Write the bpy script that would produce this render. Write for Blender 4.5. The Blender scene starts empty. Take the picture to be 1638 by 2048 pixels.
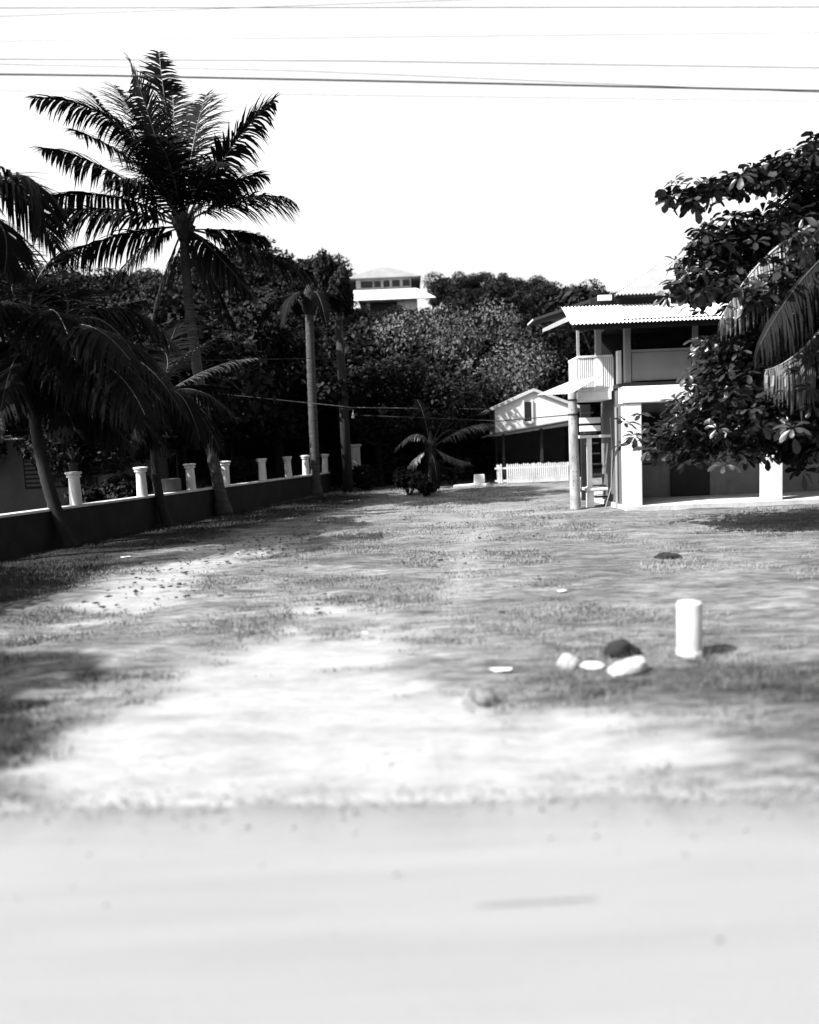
import bpy, math, random
import numpy as np
from mathutils import Vector, Matrix, Euler

# ---------------------------------------------------------------- camera, sky, sun, exposure
F, CAM_H = 1500.0, 1.8                      # focal length in photo pixels (1638 x 2048), eye height
PITCH, ROLL = math.radians(5.4), math.radians(2.3)
SC = bpy.context.scene
COL = SC.collection
cam = bpy.data.cameras.new('camera')
cam.sensor_fit = 'VERTICAL'; cam.sensor_height = 36.0; cam.lens = 36.0 * F / 2048
cam.clip_start = 0.05; cam.clip_end = 2000
cam_ob = bpy.data.objects.new('camera', cam); COL.objects.link(cam_ob)
cam_ob.matrix_world = (Matrix.Translation((0, 0, CAM_H)) @ Matrix.Rotation(math.pi / 2 - PITCH, 4, 'X')
                       @ Matrix.Rotation(-ROLL, 4, 'Z'))
cam.dof.use_dof = True
cam.dof.focus_distance = 17.0
cam.dof.aperture_fstop = cam.lens / 1000 / 0.052
SC.camera = cam_ob

SUN_H = Vector((-0.90, -0.42)).normalized()
SUN_EL = math.radians(47)
w = bpy.data.worlds.new('World'); SC.world = w; w.use_nodes = True
nt = w.node_tree; nt.nodes.clear()
sky = nt.nodes.new('ShaderNodeTexSky'); sky.sky_type = 'NISHITA'; sky.sun_disc = False
sky.sun_elevation = SUN_EL; sky.sun_rotation = math.atan2(SUN_H.x, SUN_H.y) % (2 * math.pi)
sky.dust_density = 5.0; sky.air_density = 1.0
bw = nt.nodes.new('ShaderNodeRGBToBW')
bg = nt.nodes.new('ShaderNodeBackground'); bg.inputs['Strength'].default_value = 0.08
wo = nt.nodes.new('ShaderNodeOutputWorld')
nt.links.new(sky.outputs[0], bw.inputs[0])
# a bright bank of white cloud low in the sky beyond the hill
tc = nt.nodes.new('ShaderNodeTexCoord'); sep = nt.nodes.new('ShaderNodeSeparateXYZ')
nt.links.new(tc.outputs['Generated'], sep.inputs[0])
def mrange(src, a, b, c=0.0, d=1.0):
    n = nt.nodes.new('ShaderNodeMapRange'); n.interpolation_type = 'SMOOTHSTEP'
    for i, v in zip((1, 2, 3, 4), (a, b, c, d)): n.inputs[i].default_value = v
    nt.links.new(src, n.inputs[0]); return n.outputs[0]
def mul(a, b):
    n = nt.nodes.new('ShaderNodeMath'); n.operation = 'MULTIPLY'
    nt.links.new(a, n.inputs[0]); nt.links.new(b, n.inputs[1]); return n.outputs[0]
cn = nt.nodes.new('ShaderNodeTexNoise'); cn.inputs['Scale'].default_value = 2.2; cn.inputs['Detail'].default_value = 8
nt.links.new(tc.outputs['Generated'], cn.inputs['Vector'])
cloud = mul(mrange(sep.outputs[2], 0.56, 0.78, 1.0, 0.0), mrange(sep.outputs[1], -0.15, 0.35))
mx = nt.nodes.new('ShaderNodeMix'); mx.data_type = 'FLOAT'
nt.links.new(cloud, mx.inputs[0]); nt.links.new(bw.outputs[0], mx.inputs[2]); nt.links.new(mrange(cn.outputs[0], 0.3, 0.7, 4.9, 6.0), mx.inputs[3])
nt.links.new(mx.outputs[0], bg.inputs['Color'])
nt.links.new(bg.outputs[0], wo.inputs['Surface'])
sl = bpy.data.lights.new('sun', 'SUN'); sl.energy = 4.2; sl.angle = math.radians(0.6); sl.color = (1, 1, 1)
so = bpy.data.objects.new('sun', sl); COL.objects.link(so)
sd = Vector((SUN_H.x * math.cos(SUN_EL), SUN_H.y * math.cos(SUN_EL), math.sin(SUN_EL)))
so.rotation_euler = sd.to_track_quat('Z', 'Y').to_euler()
so.location = (-20, -10, 30)
SC.view_settings.view_transform = 'Standard'; SC.view_settings.look = 'None'
SC.view_settings.gamma = 1.0; SC.view_settings.use_curve_mapping = False
SC.view_settings.exposure = 1.35

# ---------------------------------------------------------------- helpers
def ray(px, py):
    u = (px - 819) / F; v = -(py - 1024) / F
    c, s = math.cos(ROLL), math.sin(ROLL)
    u, v = u * c + v * s, -u * s + v * c
    cp, sp = math.cos(PITCH), math.sin(PITCH)
    return Vector((u, cp + v * sp, v * cp - sp))
def P(px, py, d):
    """world point seen at a photo pixel, d metres away along +Y"""
    r = ray(px, py); return r * (d / r.y) + Vector((0, 0, CAM_H))
def G(px, py, z=0.0):
    r = ray(px, py); return r * ((z - CAM_H) / r.z) + Vector((0, 0, CAM_H))
def proj(p):
    x, y, z = p[0], p[1], p[2] - CAM_H
    cp, sp = math.cos(PITCH), math.sin(PITCH)
    fwd = y * cp - z * sp; up = y * sp + z * cp
    u, v = x / fwd, up / fwd
    c, s = math.cos(ROLL), math.sin(ROLL)
    u, v = u * c - v * s, u * s + v * c
    return 819 + u * F, 1024 - v * F

def hash2(ix, iy, seed):
    n = (ix.astype(np.int64) * 374761393 + iy.astype(np.int64) * 668265263 + seed * 974634777) & 0x7fffffff
    n = ((n ^ (n >> 13)) * 1274126177) & 0x7fffffff
    n = (n ^ (n >> 16)) & 0x7fffffff
    return (n % 100003) / 100003.0
def vnoise(x, y, seed=0):
    ix, iy = np.floor(x), np.floor(y); fx, fy = x - ix, y - iy
    fx = fx * fx * (3 - 2 * fx); fy = fy * fy * (3 - 2 * fy)
    a = hash2(ix, iy, seed); b = hash2(ix + 1, iy, seed); c = hash2(ix, iy + 1, seed); d = hash2(ix + 1, iy + 1, seed)
    return (a * (1 - fx) + b * fx) * (1 - fy) + (c * (1 - fx) + d * fx) * fy
def fbm(x, y, seed=0, octv=4):
    s = 0; a = 0.5
    for k in range(octv):
        s = s + a * vnoise(x * 2 ** k, y * 2 ** k, seed + k * 17); a *= 0.5
    return s
def sdist(x, y, poly):
    """signed distance to a polygon (inside positive), arrays"""
    poly = [(p[0], p[1]) for p in poly]
    dmin = np.full(x.shape, 1e9); inside = np.zeros(x.shape, bool)
    for (x0, y0), (x1, y1) in zip(poly, poly[1:] + poly[:1]):
        ex, ey = x1 - x0, y1 - y0
        t = np.clip(((x - x0) * ex + (y - y0) * ey) / (ex * ex + ey * ey + 1e-12), 0, 1)
        dmin = np.minimum(dmin, np.hypot(x - x0 - t * ex, y - y0 - t * ey))
        cr = (y0 > y) != (y1 > y)
        xi = (x1 - x0) * (y - y0) / ((y1 - y0) if abs(y1 - y0) > 1e-12 else 1e-12) + x0
        inside ^= cr & (x < xi)
    return np.where(inside, dmin, -dmin)
def sstep(v, a, b):
    t = np.clip((v - a) / (b - a), 0, 1); return t * t * (3 - 2 * t)

def link(o, parent=None):
    COL.objects.link(o)
    if parent is not None:
        o.parent = parent
        o.matrix_parent_inverse = parent.matrix_world.inverted() if parent.type != 'EMPTY' else Matrix.Translation(-parent.location)
    return o
def tag(o, label=None, cat=None, group=None, kind=None):
    if label: o['label'] = label
    if cat: o['category'] = cat
    if group: o['group'] = group
    if kind: o['kind'] = kind
    return o
def thing(name, loc, label, cat, group=None):
    o = bpy.data.objects.new(name, None); o.empty_display_size = 0.2
    o.location = loc; COL.objects.link(o)
    return tag(o, label, cat, group)

class MB:
    """collects geometry for ONE mesh object"""
    def __init__(self): self.v = []; self.f = []; self.m = []; self.cur = 0
    def add(self, vs, fs):
        n = len(self.v); self.v += [tuple(v) for v in vs]
        for f in fs: self.f.append(tuple(i + n for i in f)); self.m.append(self.cur)
    def box(self, x0, x1, y0, y1, z0, z1):
        vs = [(x, y, z) for z in (z0, z1) for y in (y0, y1) for x in (x0, x1)]
        self.add(vs, [(0, 2, 3, 1), (4, 5, 7, 6), (0, 1, 5, 4), (2, 6, 7, 3), (0, 4, 6, 2), (1, 3, 7, 5)])
    def prism(self, poly, ext):
        """closed prism: polygon of 3-D points pushed along ext"""
        n = len(poly); e = Vector(ext)
        vs = [Vector(p) for p in poly] + [Vector(p) + e for p in poly]
        self.add(vs, [tuple(range(n)), tuple(reversed(range(n, 2 * n)))] +
                 [(i, i + n, (i + 1) % n + n, (i + 1) % n) for i in range(n)])
    def tube(self, pts, rads, n=8, cap=True):
        pts = [Vector(p) for p in pts]
        if not isinstance(rads, (list, tuple)): rads = [rads] * len(pts)
        rings = []; prev = None
        for i, p in enumerate(pts):
            t = (pts[min(i + 1, len(pts) - 1)] - pts[max(i - 1, 0)]).normalized()
            a = Vector((0, 0, 1)) if abs(t.z) < 0.9 else Vector((1, 0, 0))
            if prev is not None: a = prev
            u = (a - t * a.dot(t)).normalized(); prev = u; v = t.cross(u)
            rings.append([p + (u * math.cos(2 * math.pi * k / n) + v * math.sin(2 * math.pi * k / n)) * rads[i] for k in range(n)])
        vs = [q for r in rings for q in r]; fs = []
        for i in range(len(pts) - 1):
            for k in range(n):
                fs.append((i * n + k, i * n + (k + 1) % n, (i + 1) * n + (k + 1) % n, (i + 1) * n + k))
        if cap: fs += [tuple(reversed(range(n))), tuple(range((len(pts) - 1) * n, len(pts) * n))]
        self.add(vs, fs)
    def lathe(self, prof, n=24, c=(0, 0, 0), sq=False):
        vs = []; fs = []
        for r, z in prof:
            for k in range(n):
                a = 2 * math.pi * k / n
                vs.append((c[0] + r * math.cos(a), c[1] + r * math.sin(a), c[2] + z))
        for i in range(len(prof) - 1):
            for k in range(n):
                fs.append((i * n + k, i * n + (k + 1) % n, (i + 1) * n + (k + 1) % n, (i + 1) * n + k))
        fs += [tuple(reversed(range(n))), tuple(range((len(prof) - 1) * n, len(prof) * n))]
        self.add(vs, fs)
    def sheet(self, a, b, c, d, thick=0.03, nu=1, wave=0.0, per=0.076):
        """roof sheet a(lower left) b(lower right) c(upper right) d(upper left); corrugated when wave > 0"""
        a, b, c, d = (Vector(p) for p in (a, b, c, d))
        nrm = (b - a).cross(d - a).normalized()
        if nrm.z < 0: nrm = -nrm
        L = (b - a).length
        n = max(1, int(L / per * 6)) if wave else nu
        vs = []
        for i in range(n + 1):
            t = i / n; h = nrm * (wave * math.cos(2 * math.pi * t * L / per)) if wave else Vector()
            lo = a.lerp(b, t) + h; hi = d.lerp(c, t) + h
            vs += [lo, hi, lo - nrm * thick, hi - nrm * thick]
        fs = []
        for i in range(n):
            o = i * 4; q = o + 4
            fs += [(o, q, q + 1, o + 1), (o + 2, o + 3, q + 3, q + 2), (o, o + 2, q + 2, q), (o + 1, q + 1, q + 3, o + 3)]
        fs += [(0, 1, 3, 2), (n * 4, n * 4 + 2, n * 4 + 3, n * 4 + 1)]
        self.add(vs, fs)
    def build(self, name, mats, parent=None, smooth=False, bevel=0, local=None):
        me = bpy.data.meshes.new(name)
        v = self.v
        if local is not None: v = [(p[0] - local[0], p[1] - local[1], p[2] - local[2]) for p in v]
        me.from_pydata(v, [], self.f)
        if not isinstance(mats, (list, tuple)): mats = [mats]
        for m in mats: me.materials.append(m)
        if len(mats) > 1: me.polygons.foreach_set('material_index', self.m)
        if smooth: me.polygons.foreach_set('use_smooth', [True] * len(me.polygons))
        me.validate(); me.update()
        o = bpy.data.objects.new(name, me)
        if local is not None: o.location = local
        if bevel:
            b = o.modifiers.new('bevel', 'BEVEL'); b.width = bevel; b.segments = 2; b.limit_method = 'ANGLE'
        return link(o, parent)

def np_mesh(name, verts, quads, mats, attrs=None):
    me = bpy.data.meshes.new(name)
    nq = len(quads); k = quads.shape[1]
    me.vertices.add(len(verts)); me.vertices.foreach_set('co', verts.astype(np.float32).ravel())
    me.loops.add(nq * k); me.loops.foreach_set('vertex_index', quads.astype(np.int32).ravel())
    me.polygons.add(nq); me.polygons.foreach_set('loop_start', np.arange(0, nq * k, k, dtype=np.int32))
    me.polygons.foreach_set('loop_total', np.full(nq, k, np.int32))
    for an, (dom, arr) in (attrs or {}).items():
        at = me.attributes.new(an, 'FLOAT', dom); at.data.foreach_set('value', arr.astype(np.float32).ravel())
    me.materials.append(mats); me.update(calc_edges=True)
    return me

# ---------------------------------------------------------------- materials (all neutral: the photograph is black and white)
def nodes(name):
    m = bpy.data.materials.new(name); m.use_nodes = True
    t = m.node_tree; t.nodes.clear()
    o = t.nodes.new('ShaderNodeOutputMaterial'); b = t.nodes.new('ShaderNodeBsdfPrincipled')
    t.links.new(b.outputs[0], o.inputs[0])
    return m, t, b
def ramp(t, src, stops):
    r = t.nodes.new('ShaderNodeValToRGB'); e = r.color_ramp.elements
    while len(e) < len(stops): e.new(0.5)
    for el, (p, c) in zip(e, stops): el.position = p; el.color = (c, c, c, 1)
    t.links.new(src, r.inputs[0]); return r.outputs[0]
def noise(t, scale, stretch=(1, 1, 1), detail=5, rough=0.6, coord='Object'):
    tc = t.nodes.new('ShaderNodeTexCoord'); mp = t.nodes.new('ShaderNodeMapping')
    mp.inputs['Scale'].default_value = stretch
    n = t.nodes.new('ShaderNodeTexNoise'); n.inputs['Scale'].default_value = scale
    n.inputs['Detail'].default_value = detail; n.inputs['Roughness'].default_value = rough
    t.links.new(tc.outputs[coord], mp.inputs[0]); t.links.new(mp.outputs[0], n.inputs['Vector'])
    return n.outputs[0]
def mixc(t, fac, a, b, mode='MIX'):
    m = t.nodes.new('ShaderNodeMix'); m.data_type = 'RGBA'; m.blend_type = mode
    for i, s in ((0, fac), (6, a), (7, b)):
        if hasattr(s, 'links') or isinstance(s, bpy.types.NodeSocket): t.links.new(s, m.inputs[i])
        elif i == 0: m.inputs[0].default_value = s
        else: m.inputs[i].default_value = (s, s, s, 1)
    return m.outputs[2]
def bump(t, b, h, strength=0.3, dist=0.02):
    n = t.nodes.new('ShaderNodeBump'); n.inputs['Strength'].default_value = strength; n.inputs['Distance'].default_value = dist
    t.links.new(h, n.inputs['Height']); t.links.new(n.outputs[0], b.inputs['Normal'])
def plain(name, lo, hi, scale=3.0, stretch=(1, 1, 1), rough=0.8, bmp=0.2, spec=0.3, stain=0.0):
    m, t, b = nodes(name)
    n = noise(t, scale, stretch, 6, 0.65)
    c = ramp(t, n, [(0.3, lo), (0.7, hi)])
    if stain:
        s = ramp(t, noise(t, 1.3, (1, 1, 0.35), 6, 0.7), [(0.52, 1.0), (0.72, 1.0 - stain)])
        c = mixc(t, 1.0, c, s, 'MULTIPLY')
    t.links.new(c, b.inputs['Base Color']); b.inputs['Roughness'].default_value = rough
    b.inputs['Specular IOR Level'].default_value = spec
    if bmp: bump(t, b, noise(t, scale * 9, stretch, 4), bmp, 0.01)
    return m
def attr(t, name):
    a = t.nodes.new('ShaderNodeAttribute'); a.attribute_name = name; return a.outputs['Fac']
def leafmat(name, lo, hi, rough=0.5, spec=0.35, use_attr=False):
    m, t, b = nodes(name)
    oi = t.nodes.new('ShaderNodeObjectInfo')
    n = noise(t, 1.1, (1, 1, 1), 4, 0.6)
    c = ramp(t, n, [(0.35, lo), (0.7, hi)])
    k = ramp(t, oi.outputs['Random'], [(0.0, 0.65), (1.0, 1.3)])
    c = mixc(t, 1.0, c, k, 'MULTIPLY')
    if use_attr: c = mixc(t, 1.0, c, ramp(t, attr(t, 'tone'), [(0.0, 0.55), (0.75, 1.0), (1.0, 2.6)]), 'MULTIPLY')
    t.links.new(c, b.inputs['Base Color']); b.inputs['Roughness'].default_value = rough
    b.inputs['Specular IOR Level'].default_value = spec
    return m

M = {}
M['white'] = plain('white_paint', 0.66, 0.76, 2.5, rough=0.6, stain=0.32)
M['white_worn'] = plain('worn_white_paint', 0.55, 0.8, 3.0, (1, 1, 0.4), stain=0.35)
M['tin'] = plain('whitewashed_tin', 0.58, 0.74, 1.6, (1, 0.3, 1), 0.5, 0.05, 0.4, 0.12)
M['tin_grey'] = plain('grey_tin', 0.45, 0.6, 1.6, rough=0.55, bmp=0.05, stain=0.2)
M['post_white'] = plain('chalky_post_paint', 0.42, 0.58, 6.0, (1, 1, .5), rough=.8, stain=0.3, bmp=.3)
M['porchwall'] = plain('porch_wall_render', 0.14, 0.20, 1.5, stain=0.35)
M['roof_grey'] = plain('weathered_grey_roof', 0.18, 0.25, 1.6, (1, .3, 1), rough=0.8, bmp=0.05, spec=0.08, stain=0.2)
M['panel'] = plain('grey_panel_and_post_shade', 0.20, 0.25, 2.0, stain=0.1)  # parapet grey; on the upper veranda posts it paints in the roof's shade
M['wallgrey'] = plain('grey_rendered_wall', 0.08, 0.12, 1.5, stain=0.3)
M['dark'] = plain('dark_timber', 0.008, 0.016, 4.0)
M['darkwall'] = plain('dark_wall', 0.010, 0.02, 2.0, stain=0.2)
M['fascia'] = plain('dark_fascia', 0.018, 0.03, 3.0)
M['concrete'] = plain('pale_concrete', 0.42, 0.62, 4.0, (1, 1, 0.3), stain=0.35)
M['pole_concrete'] = plain('weathered_pole_concrete', 0.18, 0.42, 7.0, (1, 1, 0.5), stain=0.4, bmp=0.6)
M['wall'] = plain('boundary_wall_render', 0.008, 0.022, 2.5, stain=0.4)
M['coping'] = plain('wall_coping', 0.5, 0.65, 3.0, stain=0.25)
M['stone'] = plain('pale_stone', 0.45, 0.75, 9.0, rough=0.9, bmp=0.6)
M['stone_pale'] = plain('pale_limestone', 0.30, 0.5, 12.0, rough=0.9, bmp=0.8, stain=.4)
M['stone_grey'] = plain('grey_stone', 0.06, 0.30, 9.0, rough=0.9, bmp=0.6)
M['stone_dark'] = plain('dark_stone', 0.008, 0.03, 9.0, rough=0.9, bmp=0.6)
M['wire'] = plain('cable_black', 0.012, 0.02, 4.0, bmp=0)
M['wire_pale'] = plain('cable_grey', 0.25, 0.4, 4.0, bmp=0)
M['bark'] = plain('palm_bark', 0.025, 0.10, 5.0, (0.5, 0.5, 5), rough=0.95, bmp=0.6)
M['bark_dark'] = plain('tree_bark', 0.010, 0.03, 6.0, (1, 1, 0.3), rough=0.95, bmp=0.6)
M['polewood'] = plain('pole_wood', 0.012, 0.03, 6.0, (2, 2, 0.2), rough=0.95, bmp=0.4)
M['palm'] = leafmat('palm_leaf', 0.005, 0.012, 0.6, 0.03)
M['palm_light'] = leafmat('young_palm_leaf', 0.03, 0.075, 0.42, 0.4)
M['rachis'] = plain('palm_rib', 0.03, 0.07, 3.0, rough=0.5, bmp=0)
M['rachis_pale'] = plain('pale_palm_rib', 0.2, 0.34, 3.0, rough=0.5, bmp=0)
M['deadfrond'] = leafmat('dry_palm_leaf', 0.012, 0.035, 0.8, 0.1)
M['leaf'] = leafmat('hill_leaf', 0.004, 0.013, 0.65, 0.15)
M['leaf_pale'] = leafmat('pale_hill_leaf', 0.05, 0.13, 0.7, 0.1)
M['almond'] = leafmat('almond_leaf', 0.010, 0.026, 0.34, 0.5, use_attr=True)
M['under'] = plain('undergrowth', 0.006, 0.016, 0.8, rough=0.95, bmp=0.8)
M['glass'] = plain('dark_glass', 0.012, 0.02, 2.0, rough=0.12, bmp=0, spec=0.5)

# ---------------------------------------------------------------- the ground
def ground_masks(x, y):
    n1 = fbm(x * 0.9, y * 0.9, 3); n2 = fbm(x * 3.1, y * 3.6, 9); n3 = fbm(x * 9, y * 12, 21)
    n4 = fbm(x * 0.7, y * 5.0, 33)
    wob = (n1 - .47) * 1.3 + (n2 - .47) * 0.8 + (n3 - .47) * 0.5 + (n4 - .47) * 1.1
    pg = lambda pts: [G(*p) for p in pts]
    apron = pg([(-300, 1640), (30, 1610), (60, 1540), (190, 1420), (330, 1350), (480, 1290), (560, 1225), (620, 1196), (740, 1196),
                (860, 1236), (875, 1290), (850, 1345), (930, 1405), (1010, 1425), (1130, 1405), (1330, 1420), (1480, 1440),
                (1530, 1480), (1380, 1530), (1180, 1560), (1400, 1590), (1900, 1600), (1900, 1700), (-300, 1750)])
    d = sstep(sdist(x, y, apron) * 1.3 + wob, -0.35, 0.5)
    sand = pg([(110, 1212), (200, 1150), (330, 1100), (520, 1062), (640, 1060), (600, 1100), (480, 1135), (400, 1175), (330, 1215), (200, 1225)])
    d = np.maximum(d, 0.92 * sstep(sdist(x, y, sand) * 1.0 + wob * 1.5, -0.1, 0.5))
    trk = pg([(850, 1250), (880, 1180), (905, 1110), (950, 1020), (1010, 1020), (960, 1110), (930, 1190), (910, 1260)])
    d = np.maximum(d, 0.55 * sstep(sdist(x, y, trk) * 1.2 + wob * 0.9, -0.3, 0.4))
    far = pg([(700, 1000), (900, 965), (1130, 965), (1130, 1040), (900, 1080), (740, 1070)])
    d = np.maximum(d, 0.40 * sstep(sdist(x, y, far) * 0.25 + wob * 1.1, -0.2, 0.5))
    tuft = pg([(560, 1250), (640, 1222), (760, 1228), (840, 1240), (800, 1268), (640, 1275)])     # grass island inside the sandy patch
    d = d * (1 - 0.75 * sstep(sdist(x, y, tuft) * 2 + wob * 1.1, -0.05, 0.4))
    streak = sstep(fbm(x * 0.8, y * 4.2, 41), 0.50, 0.72)
    d = d * (1 - 0.5 * streak * sstep(sdist(x, y, apron), -0.2, 0.3))
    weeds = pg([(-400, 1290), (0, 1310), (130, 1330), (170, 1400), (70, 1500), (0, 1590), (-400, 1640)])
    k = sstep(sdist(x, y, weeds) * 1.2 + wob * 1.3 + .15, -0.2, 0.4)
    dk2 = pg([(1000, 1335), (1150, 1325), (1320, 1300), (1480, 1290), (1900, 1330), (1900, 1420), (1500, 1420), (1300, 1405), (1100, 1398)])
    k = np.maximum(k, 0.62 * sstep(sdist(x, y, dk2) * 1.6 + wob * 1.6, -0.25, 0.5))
    litter = pg([(-300, 1100), (60, 1085), (260, 1060), (420, 1025), (690, 985), (760, 995), (600, 1030), (440, 1062), (250, 1118), (125, 1195), (0, 1235), (-300, 1270)])  # outline of leaf litter and of the painted-in palm shade along the wall
    k = np.maximum(k, 1.0 * sstep(sdist(x, y, litter) * 0.9 + wob * 0.9 + .1, -0.3, 0.4))  # palm shade along the wall painted in as darker ground, besides leaf litter
    return np.clip(d, 0, 1), np.clip(k, 0, 1)

def road_edge(x):                            # the far edge of the carriageway
    return 3.58 - 0.045 * x
def make_ground():
    xs = np.concatenate([[-900, -400, -200, -100, -60, -40, -30, -22, -17, -14], np.arange(-12, 14.01, 0.12), [15, 17, 20, 24, 30, 40, 60, 100, 200, 400, 900]])
    ys = np.concatenate([[-300, -100, -40, -20, -10, -5, 0, 2], np.arange(3.2, 12, 0.08), np.arange(12, 33, 0.16), [34, 36, 38, 41, 45, 50, 60, 80, 120, 200, 400, 900]])
    X, Y = np.meshgrid(xs, ys); x, y = X.ravel(), Y.ravel()
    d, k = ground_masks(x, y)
    near = sstep(y, 3.2, 4.2) * (1 - sstep(y, 30, 36)) * (1 - sstep(np.abs(x), 11, 15))
    z = ((fbm(x * 1.2, y * 1.2, 5) - .47) * 0.09 + (fbm(x * 7, y * 7, 6) - .47) * 0.035) * near
    z -= 0.02 + 0.015 * d * near
    # keep clear of slab and wall feet
    nx, ny = len(xs), len(ys)
    i = np.arange((nx - 1) * (ny - 1)); r, c = i // (nx - 1), i % (nx - 1); a = r * nx + c
    q = np.stack([a, a + 1, a + nx + 1, a + nx], 1)
    m, t, b = nodes('grass_and_dirt')
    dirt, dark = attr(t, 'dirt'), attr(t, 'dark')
    g1 = ramp(t, noise(t, 1.0, (0.6, 1.5, 1), 8, 0.72), [(0.36, 0.07), (0.5, 0.14), (0.66, 0.23)])
    g2 = ramp(t, noise(t, 7, (0.4, 1.9, 1), 7, 0.78), [(0.38, 0.32), (0.5, 1.0), (0.62, 1.5)])
    g = mixc(t, 1.0, g1, g2, 'MULTIPLY')
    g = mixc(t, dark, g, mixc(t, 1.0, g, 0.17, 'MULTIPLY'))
    s1 = ramp(t, noise(t, 1.4, (0.45, 1.8, 1), 8, 0.7), [(0.3, 0.23), (0.5, 0.32), (0.7, 0.36)])
    s2 = ramp(t, noise(t, 14, (0.4, 1.6, 1), 7, 0.75), [(0.34, 0.72), (0.6, 1.04)])
    s = mixc(t, 1.0, s1, s2, 'MULTIPLY')
    t.links.new(mixc(t, dirt, g, s), b.inputs['Base Color'])
    b.inputs['Roughness'].default_value = 0.95; b.inputs['Specular IOR Level'].default_value = 0.1
    bump(t, b, noise(t, 28, (0.7, 1.2, 1), 6, 0.75), 0.5, 0.03)
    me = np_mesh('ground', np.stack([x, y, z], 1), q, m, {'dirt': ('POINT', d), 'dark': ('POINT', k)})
    me.polygons.foreach_set('use_smooth', np.ones(len(q), bool))
    o = bpy.data.objects.new('ground', me); link(o); tag(o, kind='structure')
make_ground()

# the carriageway: a slab a hand's breadth proud of the verge, with a crumbling edge
def make_road():
    mb = MB(); rnd = np.arange(-60, 60.01, 0.07)
    e = road_edge(rnd) + (fbm(rnd * 1.1, rnd * 0 + 3, 77) - .47) * 0.16 + (fbm(rnd * 7, rnd * 0 + 9, 78) - .47) * 0.06
    vs = []; fs = []
    for xx, yy in zip(rnd, e):
        vs += [(xx, -7.5, 0.012), (xx, yy - 0.5, 0.018), (xx, yy, 0.004), (xx, yy + 0.03, -0.06)]
    for i in range(len(rnd) - 1):
        for k in range(3): fs.append((i * 4 + k, i * 4 + 4 + k, i * 4 + 5 + k, i * 4 + 1 + k))
    mb.add(vs, fs)
    m, t, b = nodes('dusty_asphalt')
    a = ramp(t, noise(t, 0.8, (0.3, 2.2, 1), 6, 0.6), [(0.3, 0.205), (0.5, 0.22), (0.7, 0.235)])
    c = ramp(t, noise(t, 160, (0.5, 1.2, 1), 3, 0.7), [(0.3, 0.84), (0.65, 1.08)])
    k = ramp(t, noise(t, 2.2, (0.16, 3.0, 1), 5, 0.6), [(0.36, 0.95), (0.5, 1.0), (0.72, 1.03)])
    tc = t.nodes.new('ShaderNodeTexCoord'); sx = t.nodes.new('ShaderNodeSeparateXYZ'); t.links.new(tc.outputs['Object'], sx.inputs[0])
    ad = t.nodes.new('ShaderNodeMath'); ad.operation = 'MULTIPLY_ADD'; ad.inputs[1].default_value = 1.6     # sandy dust blown over the edge of the road
    t.links.new(noise(t, 1.3, (0.25, 2.4, 1), 6, 0.65), ad.inputs[0]); t.links.new(sx.outputs[1], ad.inputs[2])
    dm = t.nodes.new('ShaderNodeMapRange'); dm.inputs[1].default_value = 3.7; dm.inputs[2].default_value = 4.9; t.links.new(ad.outputs[0], dm.inputs[0])
    t.links.new(mixc(t, dm.outputs[0], mixc(t, 1.0, mixc(t, 1.0, a, c, 'MULTIPLY'), k, 'MULTIPLY'), 0.28), b.inputs['Base Color'])
    b.inputs['Roughness'].default_value = 0.85; b.inputs['Specular IOR Level'].default_value = 0.25
    bump(t, b, noise(t, 200, (1, 1, 1), 3), 0.25, 0.004)
    tag(mb.build('road', m, smooth=True), kind='structure')
    s = MB()                                  # a strip of darker old tar in the surface
    n = 30; p0, p1 = G(945, 1812, 0.02), G(1200, 1797, 0.02); vs = []
    for i in range(n + 1):
        t_ = i / n; c = p0.lerp(p1, t_); hw = 0.009 * math.sin(math.pi * t_) ** 0.6 * (0.6 + 0.8 * random.Random(i).random())
        z = 0.0215
        vs += [(c.x, c.y - hw, z), (c.x, c.y + hw, z)]
    s.add(vs, [(2 * i, 2 * i + 2, 2 * i + 3, 2 * i + 1) for i in range(n)])
    tag(s.build('road_crack', plain('old_tar', 0.12, 0.19, 30)), kind='structure')
make_road()

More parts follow.
